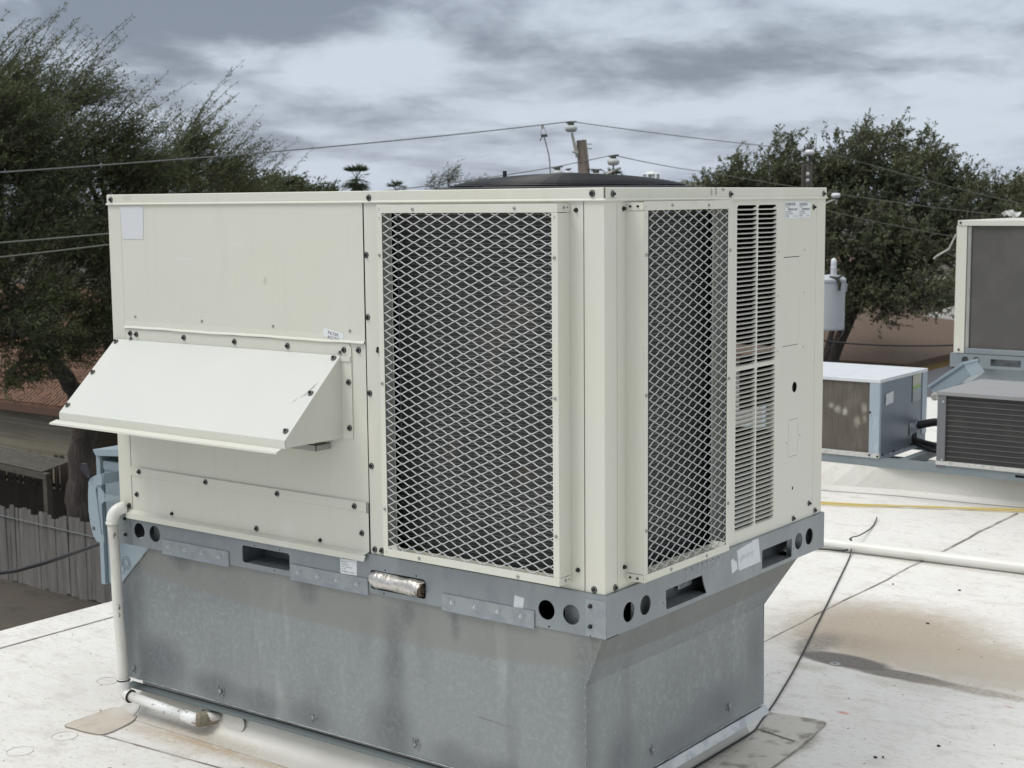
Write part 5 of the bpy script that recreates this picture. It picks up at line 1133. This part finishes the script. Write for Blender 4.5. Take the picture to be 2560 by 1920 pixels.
tree('distant_tree', (-13,44,-6.2), [([(-13,44,-6.2),(-13,44,-1),(-13,44,.8)], .2, .1)], [(-13.12,42.45,1.45,.9),(-12.0,43.4,1.3,.9),(-11.5,42.0,.4,1.2),(-12.4,41.0,1.6,.8),(-11.8,41.3,1.2,.9),(-12.6,40.6,.6,1.0)], 'low olive tree beyond the oak at the right edge', 'tree', leaf_oak, bark, 'trees beyond the unit', wind=(.3,.2,.3), twigs=7, per=14, ll=.13, lw=.06, tw=.5)
# --- palms
def palm(root, h, r, lab, n=34, seed=1, tr=.22):
    t = thing('fan_palm', root, lab, 'palm tree', 'fan palms on the skyline'); rr = random.Random(seed)
    tb_ = Tubes(); tb_.add([(0,0,0),(0.05,0,h*.5),(0,0,h)], tr, tr*.7, 8); me = tb_.mesh('trunk'); me.materials.append(bark); o = bpy.data.objects.new('trunk', me); COL.objects.link(o); o.parent = t
    b = MB(); c = Vector((0,0,h))
    for k in range(n):
        az = rr.uniform(0, 6.283); el = rr.uniform(-1.0, 1.35); d = Vector((math.cos(az)*math.cos(el), math.sin(az)*math.cos(el), math.sin(el)))
        p = c + d*r*.45*rr.uniform(.8,1.1); side = d.cross(Vector((0,0,1))).normalized() if abs(d.z) < .98 else Vector((1,0,0)); upv = side.cross(d)
        b.tube([c, p], .02, 3)
        for j in range(13):
            a = (j-6)/6*1.35; q = p + (d*math.cos(a) + side*math.sin(a))*r*.55*rr.uniform(.85,1.1) + Vector((0,0,-r*.22*abs(math.cos(a))*rr.uniform(.4,1.2)))
            n_ = (q-p).cross(upv).normalized()*r*.035
            b.poly([p, (p+q)/2 + n_, q, (p+q)/2 - n_])
    me = b.mesh('crown'); me.materials.append(leaf_palm); o = bpy.data.objects.new('crown', me); COL.objects.link(o); o.parent = t
    b = MB()
    for k in range(26):
        az = rr.uniform(0, 6.283); b.poly([(0,0,h-.1),(.22*r*math.cos(az),.22*r*math.sin(az),h-.35*r),(.2*r*math.cos(az+.3),.2*r*math.sin(az+.3),h-r*.75),(.1,0,h-.5*r)])
    me = b.mesh('dead_fronds'); me.materials.append(timber); o = bpy.data.objects.new('dead_fronds', me); COL.objects.link(o); o.parent = t
palm((-79.66,84.79,-6.2), 9.6, 1.65, 'tallest fan palm on the skyline, above the left half of the unit', 24, 1)
palm((-77.3,86.9,-6.2), 8.7, 1.2, 'low fan palm on the skyline, halfway between the tallest palm and the wispy tree', 24, 2)
palm((-30.9,47.1,-6.2), 8.65, .62, 'fan palm just behind the right insulator of the leaning pole', 22, 3, .14)
palm((-81.3,83.2,-6.2), 8.9, .8, 'small palm head immediately left of the tallest palm', 30, 4)

# ================================================================== yard at left: fences, patio cover, house
fence = thing('picket_fence', (-24,15.1,-6.2), 'weathered grey board fence with uneven dog-eared tops below the roof edge at left', 'fence')
pk = []
for v in range(4):
    w, h, tz = (.136,.142,.128,.139)[v], (1.60,1.63,1.58,1.66)[v], .02
    b = MB(); b.prism([(0,0,0),(w,0,0),(w,0,h-.03),(w-.03,0,h),(.028,0,h-.004),(0,0,h-.035)], (0,tz,0)); me = b.mesh('picket'); me.materials.append(wood_grey); pk.append(me)
x = -29.0
while x < -12.0:
    o = place('picket', pk[random.randrange(4)], (x, 15.14 - .022*(x+22) + random.uniform(-.012,.012), -6.2 + random.uniform(-.07,.05)), fence); o.rotation_euler = (random.uniform(-.012,.012), random.uniform(-.012,.012), 0)
    x += random.uniform(.138,.149)
for z in (-5.9,-5.0): obj('fence_rail', MB().prism([(-29,15.36,z),(-12,14.99,z),(-12,15.03,z),(-29,15.40,z)], (0,0,.08)), timber, fence)
b = MB(); b.tube([(-29,15.26,-4.72),(-26,15.18,-4.80),(-22,15.12,-4.86),(-18,15.0,-4.88)], .012, 5); obj('fence_wire', b, wire_m, fence)
f2 = thing('picket_fence', (-28,16.6,-6.2), 'dark brown picket fence in front of the cream house wall at left', 'fence')
w = .16; b = MB(); b.prism([(0,0,0),(w,0,0),(w,0,2.34),(w-.03,0,2.39),(.03,0,2.39),(0,0,2.35)], (0,.02,0)); dk = b.mesh('picket'); dk.materials.append(wood_dark)
x = -31.5
while x < -22.5: place('picket', dk, (x, 16.75+random.uniform(-.02,.02), -6.2+random.uniform(-.05,.05)), f2); x += .185 + random.uniform(-.008,.02)
for z in (-5.8,-4.5): obj('fence_rail', MB().box(-31.5,-22.5,16.78,16.83,z,z+.08), wood_dark, f2)
pc = thing('patio_cover', (-26,16.3,-6.2), 'lean-to patio cover with a grey board roof and timber posts behind the board fence', 'shelter')
b = MB()
for k in range(9):
    y0 = 15.72 + k*.085; b.prism([(-29.5,y0,-3.72+.014*k),(-24.55,y0,-3.90+.014*k),(-24.55,y0+.078,-3.90+.014*k),(-29.5,y0+.078,-3.72+.014*k)], (0,0,.02))
obj('cover_boards', b, timber, pc, kind='stuff')
obj('cover_beam', MB().prism([(-29.5,15.70,-3.86),(-24.40,15.70,-4.05),(-24.40,15.82,-4.05),(-29.5,15.82,-3.86)], (0,0,.13)), timber, pc)
for x in (-24.52,-28.5): obj('post', MB().box(x,x+.13,15.71,15.84,-6.2,-4.06), timber, pc)
obj('inner_wall', MB().box(-29.5,-22.9,16.62,16.66,-6.2,-4.5), wood_dark, pc)
# house
h1 = thing('house', (-36,22,-6.2), 'cream brick house with red-brown shingle roof behind the tree at left', 'house')
HX0, HX1, HY0, HY1, EZ = -48.0, -26.95, 18.35, 27.0, -3.03
obj('wall', MB().box(HX0,HX1,HY0,HY1,-6.2,EZ), mat('cream_brick_courses', (0.36,0.325,0.25), 0.85, layers=[(1.2,3,(.31,.28,.21),.4,.7,.6,None),(1.0,1,(.20,.18,.14),.5,.56,.5,(.3,.3,13))]), h1)
obj('wall', MB().box(HX1+.02,-17.0,HY0+1.6,HY1,-6.2,EZ), tan_wall, h1, label='tan board wall seen right of the tree trunk')
RZ = EZ + 2.3
b = MB(); b.prism([(HX0-.4,HY0-.45,EZ-.02),(-16.6,HY0-.45,EZ-.02),(-16.6,23.0,RZ),(HX0-.4,23.0,RZ)], (0,0,.10)); b.prism([(HX0-.4,23.0,RZ),(-16.6,23.0,RZ),(-16.6,27.6,EZ),(HX0-.4,27.6,EZ)], (0,0,.10))
rf = obj('roof', b, shing_red, h1)
sl = (RZ-EZ)/(23.0-HY0+.45); sw, sh_ = .115, .145
b = MB(); b.prism([(0,0,0),(sw-.035,0,0),(sw-.035,.15,.15*sl),(0,.15,.15*sl)], (0,-.012,.030)); sme = b.mesh('shingle'); sme.materials.append(shing_red)
big_ = MB(); cnt = 0; rows = 22
tabs = []
for r_ in range(rows):
    y0 = HY0 - .45 + r_*sh_; x = -31.0 + random.uniform(0,.1)
    while x < -24.5:
        tabs.append((x, y0, EZ - .02 + (y0-HY0+.45)*sl + .10)); x += sw*random.choice((.85,1,1,1.15)) + .012
tabs.sort(key=lambda t: (abs(t[0]+28.3)*.35 + (t[1]-HY0)))
for k, (x, y, z) in enumerate(tabs):
    if k < 300: place('shingle', sme, (x, y, z), rf)
    else: big_.prism([(x,y,z),(x+sw-.035,y,z),(x+sw-.035,y+.15,z+.15*sl),(x,y+.15,z+.15*sl)], (0,-.012,.030))
obj('shingles', big_, shing_red, rf, kind='stuff')
obj('fascia', MB().box(HX0-.4,-16.6,HY0-.48,HY0-.455,EZ-.14,EZ+.04), mat('brown_fascia',(0.12,0.07,0.05),.8), h1)
# ================================================================== houses at right
h2 = thing('house', (-21,44,-6.2), 'low house with broad brown shingle roof and yellow-trimmed white wall beyond the condensing units', 'house')
ex = -15.05; ey = 38.45; ez = -3.18
b = MB(); rx, ry, rz = -20.0, 44.5, -1.95
b.poly([(-34,ey,ez),(ex,ey,ez),(rx,ry,rz),(-34,ry,rz)]); b.poly([(ex,ey,ez),(ex,50.5,ez),(rx,ry,rz)]); b.poly([(ex,50.5,ez),(-34,50.5,ez),(-34,ry,rz),(rx,ry,rz)])
b.poly([(-34,ey,ez-.18),(ex,ey,ez-.18),(ex,ey,ez),(-34,ey,ez)]); b.poly([(ex,ey,ez-.18),(ex,50.5,ez-.18),(ex,50.5,ez),(ex,ey,ez)])
b.poly([(-34,ey,ez-.18),(ex,ey,ez-.18),(ex,50.5,ez-.18),(-34,50.5,ez-.18)])
obj('roof', b, shing_brown, h2)
obj('wall', MB().box(-33.5,ex-.5,ey+.5,50,-6.2,ez-.185), white_wall, h2)
obj('trim_board', MB().box(ex-.49,ex-.45,ey+.45,50,ez-.50,ez-.19), yellow_trim, h2)
for y in (40.3,43.4,47.0): obj('trim_post', MB().box(ex-.49,ex-.44,y,y+.45,-6.2,ez-.51), yellow_trim, h2)
h3 = thing('house', (-29,68,-6.2), 'stone-walled house with a small window beyond the brown roof, under the oak', 'house')
obj('wall', MB().box(-33,-26.45,66.2,74,-6.2,-2.6), stone_wall, h3); 
b = MB(); b.prism([(-33.5,65.8,-2.6),(-26.2,65.8,-2.6),(-26.2,70,-1.4),(-33.5,70,-1.4)], (0,0,.12)); obj('roof', b, shing_brown, h3)
wn_ = obj('window', MB().box(-27.4,-26.8,66.12,66.16,-4.0,-3.3), mat('dark_frame',(0.10,.085,.07),.7), h3); obj('pane', MB().box(-27.3,-26.9,66.10,66.115,-3.9,-3.4), glass_dark, wn_)
w2 = obj('window', MB().box(-28.75,-28.2,66.10,66.18,-4.75,-3.9), mat('white_frame',(0.55,.55,.56),.6), h3)
for z in (-4.68,-4.28): obj('pane', MB().box(-28.68,-28.27,66.085,66.098,z,z+.33), mat('pale_glass',(0.45,.45,.48),.2), w2)
obj('trim_board', MB().box(-31,-28.9,66.0,66.1,-3.75,-3.45), mat('ochre_trim',(0.36,.30,.16),.7), h3)
sh2 = thing('shed', (-19,54,-6.2), 'low shed with a grey sheet roof beyond the brown shingle roof', 'shed')
b = MB(); b.prism([(-20.6,52.3,-3.10),(-16,52.3,-3.10),(-16,55.5,-2.55),(-19.4,55.5,-2.55)], (0,0,.06)); obj('roof', b, mat('grey_sheet_roof',(0.24,.235,.225),.6), sh2)
obj('wall', MB().box(-20.3,-16.2,52.6,55.3,-6.2,-3.12), wood_dark, sh2)
rb = thing('board_fence', (-24,63,-6.2), 'red-brown board fence beyond the shed at right', 'fence')
b = MB(); x = -30
bm_ = MB().box(0,.17,0,.03,0,2.35).mesh('board'); bm_.materials.append(red_fence_m)
while x < -17: place('board', bm_, (x, 62.0, -6.2), rb); x += .20
bg_h = thing('house', (-22,74,-6.2), 'large building with an olive-brown roof behind the oak at the right edge', 'house')
b = MB(); b.prism([(-25.2,72,.9),(-8,72,.9),(-8,78,2.82),(-24.9,78,2.86)], (0,0,.15)); obj('roof', b, shing_olive, bg_h); obj('wall', MB().box(-24.8,-8.5,72.6,80,-6.2,.88), tan_wall, bg_h)
cp = thing('church', (-44,76,-6.2), 'distant low roof with small white cupola above the unit, right of the fan guard', 'building')
b = MB(); b.prism([(-47.0,73.9,1.6),(-36,73.9,1.6),(-36,77,2.52),(-45.6,77,2.52)], (0,0,.1)); obj('roof', b, shing_olive, cp); obj('wall', MB().box(-46.4,-36.4,74.3,79,-6.2,1.58), tan_wall, cp)
cu0 = Vector((-45.42,73.4,2.35)); b = MB()
for dx, dy in ((-.30,-.25),(.30,-.25),(-.30,.30),(.30,.30)): b.box(cu0.x+dx-.06,cu0.x+dx+.06,cu0.y+dy-.06,cu0.y+dy+.06,cu0.z,cu0.z+.72)
b.box(cu0.x-.38,cu0.x+.38,cu0.y-.33,cu0.y+.38,cu0.z-.9,cu0.z+.22); b.box(cu0.x-.30,cu0.x+.0,cu0.y+.2,cu0.y+.3,cu0.z+.2,cu0.z+.7)
q = [(cu0.x-.46,cu0.y-.4,cu0.z+.72),(cu0.x+.46,cu0.y-.4,cu0.z+.72),(cu0.x+.46,cu0.y+.45,cu0.z+.72),(cu0.x-.46,cu0.y+.45,cu0.z+.72)]; ap = (cu0.x,cu0.y,cu0.z+.92)
for i in range(4): b.poly([q[i], q[(i+1)%4], ap])
b.poly(q)
obj('cupola', b, mat('cupola_paint',(0.62,.65,.63),.5), cp, kind=None)
# ================================================================== utility poles, wires
P1 = thing('utility_pole', (-13.72,20.05,-6.2), 'weathered wooden utility pole rising behind the fan guard, leaning slightly left', 'utility pole')
b = MB(); b.tube([(-13.60,20.14,-6.2),(-13.70,20.06,.0),(-13.74,20.03,2.10),(-13.78,20.0,2.74)], [.15,.125,.112,.092], 14); obj('pole', b, pole_wood, P1, smooth=False)
r3 = Vector((.798,.603,0))
def rp(base, a, z, d=0): return tuple(Vector((base[0]+r3.x*a - r3.y*d, base[1]+r3.y*a + r3.x*d, z)))
pb = (-13.76,20.02)
b = MB()
for z in (2.58,2.46): pass
for z, a in ((2.665,.08),(2.585,.085)): b.tube([rp(pb,a,z),rp(pb,a+.085,z)], .008, 6)
obj('pole_bolts', b, clamp_m, P1, kind='stuff')
b = MB(); b.tube([rp(pb,-.205,2.865,-.1),rp(pb,-.165,2.68,-.1),rp(pb,-.115,2.50,-.1),rp(pb,-.12,2.42,-.1)], [.022,.030,.034,.020], 6); b.tube([rp(pb,-.20,2.53,-.12),rp(pb,-.10,2.50,-.12)], .022, 6); obj('pin_bracket', b, fitting_m, P1, bevel=0)
def insul(base, a, z, s=1.0, par=P1, m_=porcelain):
    c = rp(base, a, z, -.1); b = MB()
    b.lathe([(.035*s,-.065*s),(.085*s,-.055*s),(.112*s,-.015*s),(.112*s,.020*s),(.085*s,.055*s),(.035*s,.065*s)], c, 'z', 20); o = obj('insulator', b, m_, par, smooth=True)
    b = MB(); b.lathe([(.05*s,.062*s),(.06*s,.085*s),(.045*s,.12*s)], c, 'z', 10); b.tube([rp(base,a-.09*s,z+.10*s,-.1),rp(base,a,z+.118*s,-.1),rp(base,a+.10*s,z+.125*s,-.1)], .016*s, 6); obj('wire_tie', b, clamp_m, o)
    return c
insul(pb, -.22, 2.945); 
insul(pb, .55, 2.335); b = MB(); b.tube([rp(pb,.55,2.28,-.1),rp(pb,.55,2.18,-.1)], .014, 6); obj('insulator_pin', b, clamp_m, P1)
insul(pb, -.475, 2.135); b = MB(); b.tube([rp(pb,-.475,2.08,-.1),rp(pb,-.475,1.95,-.1)], .014, 6); obj('insulator_pin', b, clamp_m, P1)
insul(pb, .235, 2.075); insul(pb, -.275, 2.145, .62, m_=porcelain_w)
b = MB(); b.tube([rp(pb,.69,2.225,-.1),rp(pb,.53,2.165,-.1),rp(pb,.36,2.085,-.1)], [.022,.030,.018], 6); obj('cutout_arm', b, fitting_m, P1)
b = MB(); b.tube([rp(pb,.07,2.205,-.1),rp(pb,.20,2.205,-.1),rp(pb,.36,2.185,-.1),rp(pb,.41,2.14,-.1),rp(pb,.33,2.075,-.1)], .010, 6); obj('jumper_wire', b, cable_black, P1)
obj('crossarm', MB().prism([rp(pb,-.75,1.86,-.16),rp(pb,.75,1.86,-.16),rp(pb,.75,1.86,-.27),rp(pb,-.75,1.86,-.27)], (0,0,.11)), pole_wood, P1)
dl = thing('wire_clamp', (-14.35,19.6,2.8), 'hanging clamp and drop lead on the top power line left of the pole', 'clamp')
cb = (-14.35,19.62)
b = MB(); b.tube([rp(cb,-.03,3.02),rp(cb,-.02,2.955)], .028, 6); obj('hot_line_clamp', b, fitting_m, dl)
b = MB(); b.tube([rp(cb,-.035,2.96),rp(cb,-.060,2.90),rp(cb,-.055,2.84)], .006, 5); b.tube([rp(cb,.005,2.96),rp(cb,.035,2.90),rp(cb,.030,2.84)], .006, 5); obj('stirrup', b, fitting_m, dl)
b = MB(); b.tube([rp(cb,-.055,2.83),rp(cb,.06,2.83)], .028, 6); b.tube([rp(cb,-.03,2.82),rp(cb,-.075,2.735)], .009, 5); obj('clamp_body', b, clamp_m, dl)
b = MB(); b.tube([rp(cb,.0,2.81),rp(cb,.04,2.66),rp(cb,.08,2.50),rp(cb,.10,2.36),rp(cb,.115,2.0)], .011, 6); obj('drop_lead', b, wire_m, dl)
def sag(a, c, s, n=20):
    a, c = Vector(a), Vector(c); return [tuple(a.lerp(c, t) - Vector((0,0,s*4*t*(1-t)))) for t in np.linspace(0,1,n)]
def line(name, path, r, lab, m_=wire_m, group='power lines'): b = MB(); b.tube(path, r, 6); return tag(obj(name, b, m_, smooth=True), lab, 'power line', group)
tie = rp(pb,-.22,3.075,-.1)
line('power_line', sag(tie, (-14.6,7.9,2.045), .06, 30) + [(-15.2,4.5,1.9)], .0105, 'top power line from the pole insulator running left past the big tree', wire_m)
line('power_line', sag(tie, (-13.77,27.01,2.80), .02) + sag((-13.77,27.01,2.80), (-13.52,30.48,2.62), .0, 6)[1:] + sag((-13.52,30.48,2.62), (-10.7,36.2,1.35), .05)[1:], .0085, 'top power line running right from the pole across the oak', wire_pale)
tie2 = rp(pb,.55,2.46,-.1)
line('power_line', sag(tie2, (-14.95,26.36,2.25), .02) + sag((-14.95,26.36,2.25), (-13.25,29.5,1.75), .0, 6)[1:] + sag((-13.25,29.5,1.75), (-10.5,35.9,1.05), .04)[1:], .0085, 'middle power line running right from the right-hand insulator', wire_pale)
line('power_line', sag(tie2, rp(pb,-.475,2.26,-.1), .0) + sag(rp(pb,-.475,2.26,-.1), (-15.6,16.9,1.86), .02)[1:] + [(-16.4,13,1.5)], .0095, 'lower power line dipping left from the right-hand insulator behind the fan guard')
line('power_line', sag(rp(pb,.69,2.12,-.1), (-15.1,24.6,1.88), .01) + sag((-15.1,24.6,1.88), (-12.48,27.65,1.36), .0, 8)[1:] + sag((-12.48,27.65,1.36), (-11.04,31.52,.70), .03)[1:], .0075, 'lowest power line right of the pole, crossing the cupola', wire_pale)
line('power_line', sag((-15.3,7.1,1.12), (-13.73,9.21,1.285), .01) + [(-12.6,10.8,1.40)], .0105, 'upper of two pale lines crossing the big tree left of the unit', wire_pale)
line('power_line', sag((-15.3,7.1,.90), (-13.72,9.21,1.145), .01) + [(-12.6,10.8,1.30)], .0105, 'lower of two pale lines crossing the big tree left of the unit', wire_pale)
P2 = thing('utility_pole', (-8.93,19.37,-6.2), 'second wooden utility pole in front of the oak, mostly hidden by the big unit', 'utility pole')
b = MB(); b.tube([(-8.93,19.37,-6.2),(-8.93,19.37,0),(-8.92,19.37,2.20)], [.13,.095,.062], 12); dark_pole = mat('dark_pole_wood', (0.10,0.088,0.078), .9, layers=[(9,5,(.16,.145,.13),.45,.65,.7,(4,4,.25))]); obj('pole', b, dark_pole, P2)
p2 = (-8.93,19.37)
b = MB(); b.tube([rp(p2,-.085,2.20,-.05),rp(p2,-.09,1.6,-.05)], .022, 6); obj('pole_bracket', b, dark_pole, P2)
insul(p2, .01, 2.375, .72, P2, porcelain_w); b = MB(); b.tube([rp(p2,.01,2.33,-.1),rp(p2,.01,2.18,-.1)], .02, 6); obj('insulator_pin', b, clamp_m, P2)
b = MB(); b.tube([rp(p2,-.04,2.03,-.12),rp(p2,.0,2.03,-.12)], .035, 6); b.tube([rp(p2,-.04,1.93,-.12),rp(p2,.0,1.93,-.12)], .030, 6); obj('pole_hardware', b, porcelain, P2, kind='stuff')
insul(p2, .44, 1.685, .66, P2, porcelain_w)
b = MB(); b.tube([rp(p2,.10,1.46,-.1),rp(p2,.28,1.56,-.1),rp(p2,.44,1.63,-.1),rp(p2,.455,1.60,-.1),rp(p2,.45,1.545,-.1)], [.02,.018,.016,.016,.014], 6); obj('bracket_arm', b, fitting_m, P2)
TR = thing('transformer', (-8.62,19.5,-.47), 'pale grey pole-mounted transformer can with a white bushing, just right of the big unit', 'transformer')
tc_ = rp(p2, .355, 0, -.15); b = MB(); b.lathe([(.24,-.47),(.245,-.44),(.250,.30),(.262,.305),(.262,.345),(.20,.40),(.0,.42)], (tc_[0],tc_[1],0), 'z', 32); obj('tank', b, trans_m, TR, bevel=0, smooth=False)
bc = rp(p2, .40, 0, -.22); b = MB(); prof = [(.040,.38)]
for k in range(6): prof += [(.056,.40+k*.026),(.042,.413+k*.026)]
prof += [(.046,.56),(.048,.62),(.036,.67),(.0,.69)]
b.lathe(prof, (bc[0],bc[1],0), 'z', 16); obj('bushing', b, porcelain_w, TR, smooth=True)
b = MB(); b.tube([rp(p2,.31,.39,-.35),rp(p2,.42,.375,-.40),rp(p2,.46,.30,-.42),rp(p2,.455,.17,-.42)], [.02,.034,.03,.02], 6); b.tube([rp(p2,.42,.37,-.38),rp(p2,.54,.42,-.36)], .018, 6); obj('arrester', b, clamp_m, TR)
b = MB(); b.tube([rp(p2,.60,.30,-.1),rp(p2,.64,.25,-.1),rp(p2,.63,.14,-.1)], .016, 6); obj('lifting_lug', b, trans_m, TR)
line('service_wire', sag((-10.9,23.95,-1.08),(-10.74,24.05,-1.15),0,4)+sag((-10.74,24.05,-1.15),(-8.3,25.1,-1.17),.05,24)[1:], .018, 'twisted dark service wire crossing in front of the brown roof', cable_black, None)
line('service_wire', [rp((-10.7,24.05),.30,-.90),rp((-10.7,24.05),.22,-1.06),rp((-10.7,24.05),.12,-1.20),rp((-10.7,24.05),.0,-1.285),rp((-10.7,24.05),-.15,-1.28),rp((-10.7,24.05),-.4,-1.2)], .012, 'drooping black wire loop below the transformer', cable_black, None)
# haze is negligible at these distances; none is built
print('scene built', len(bpy.data.objects), sum(len(m_.polygons) for m_ in bpy.data.meshes))
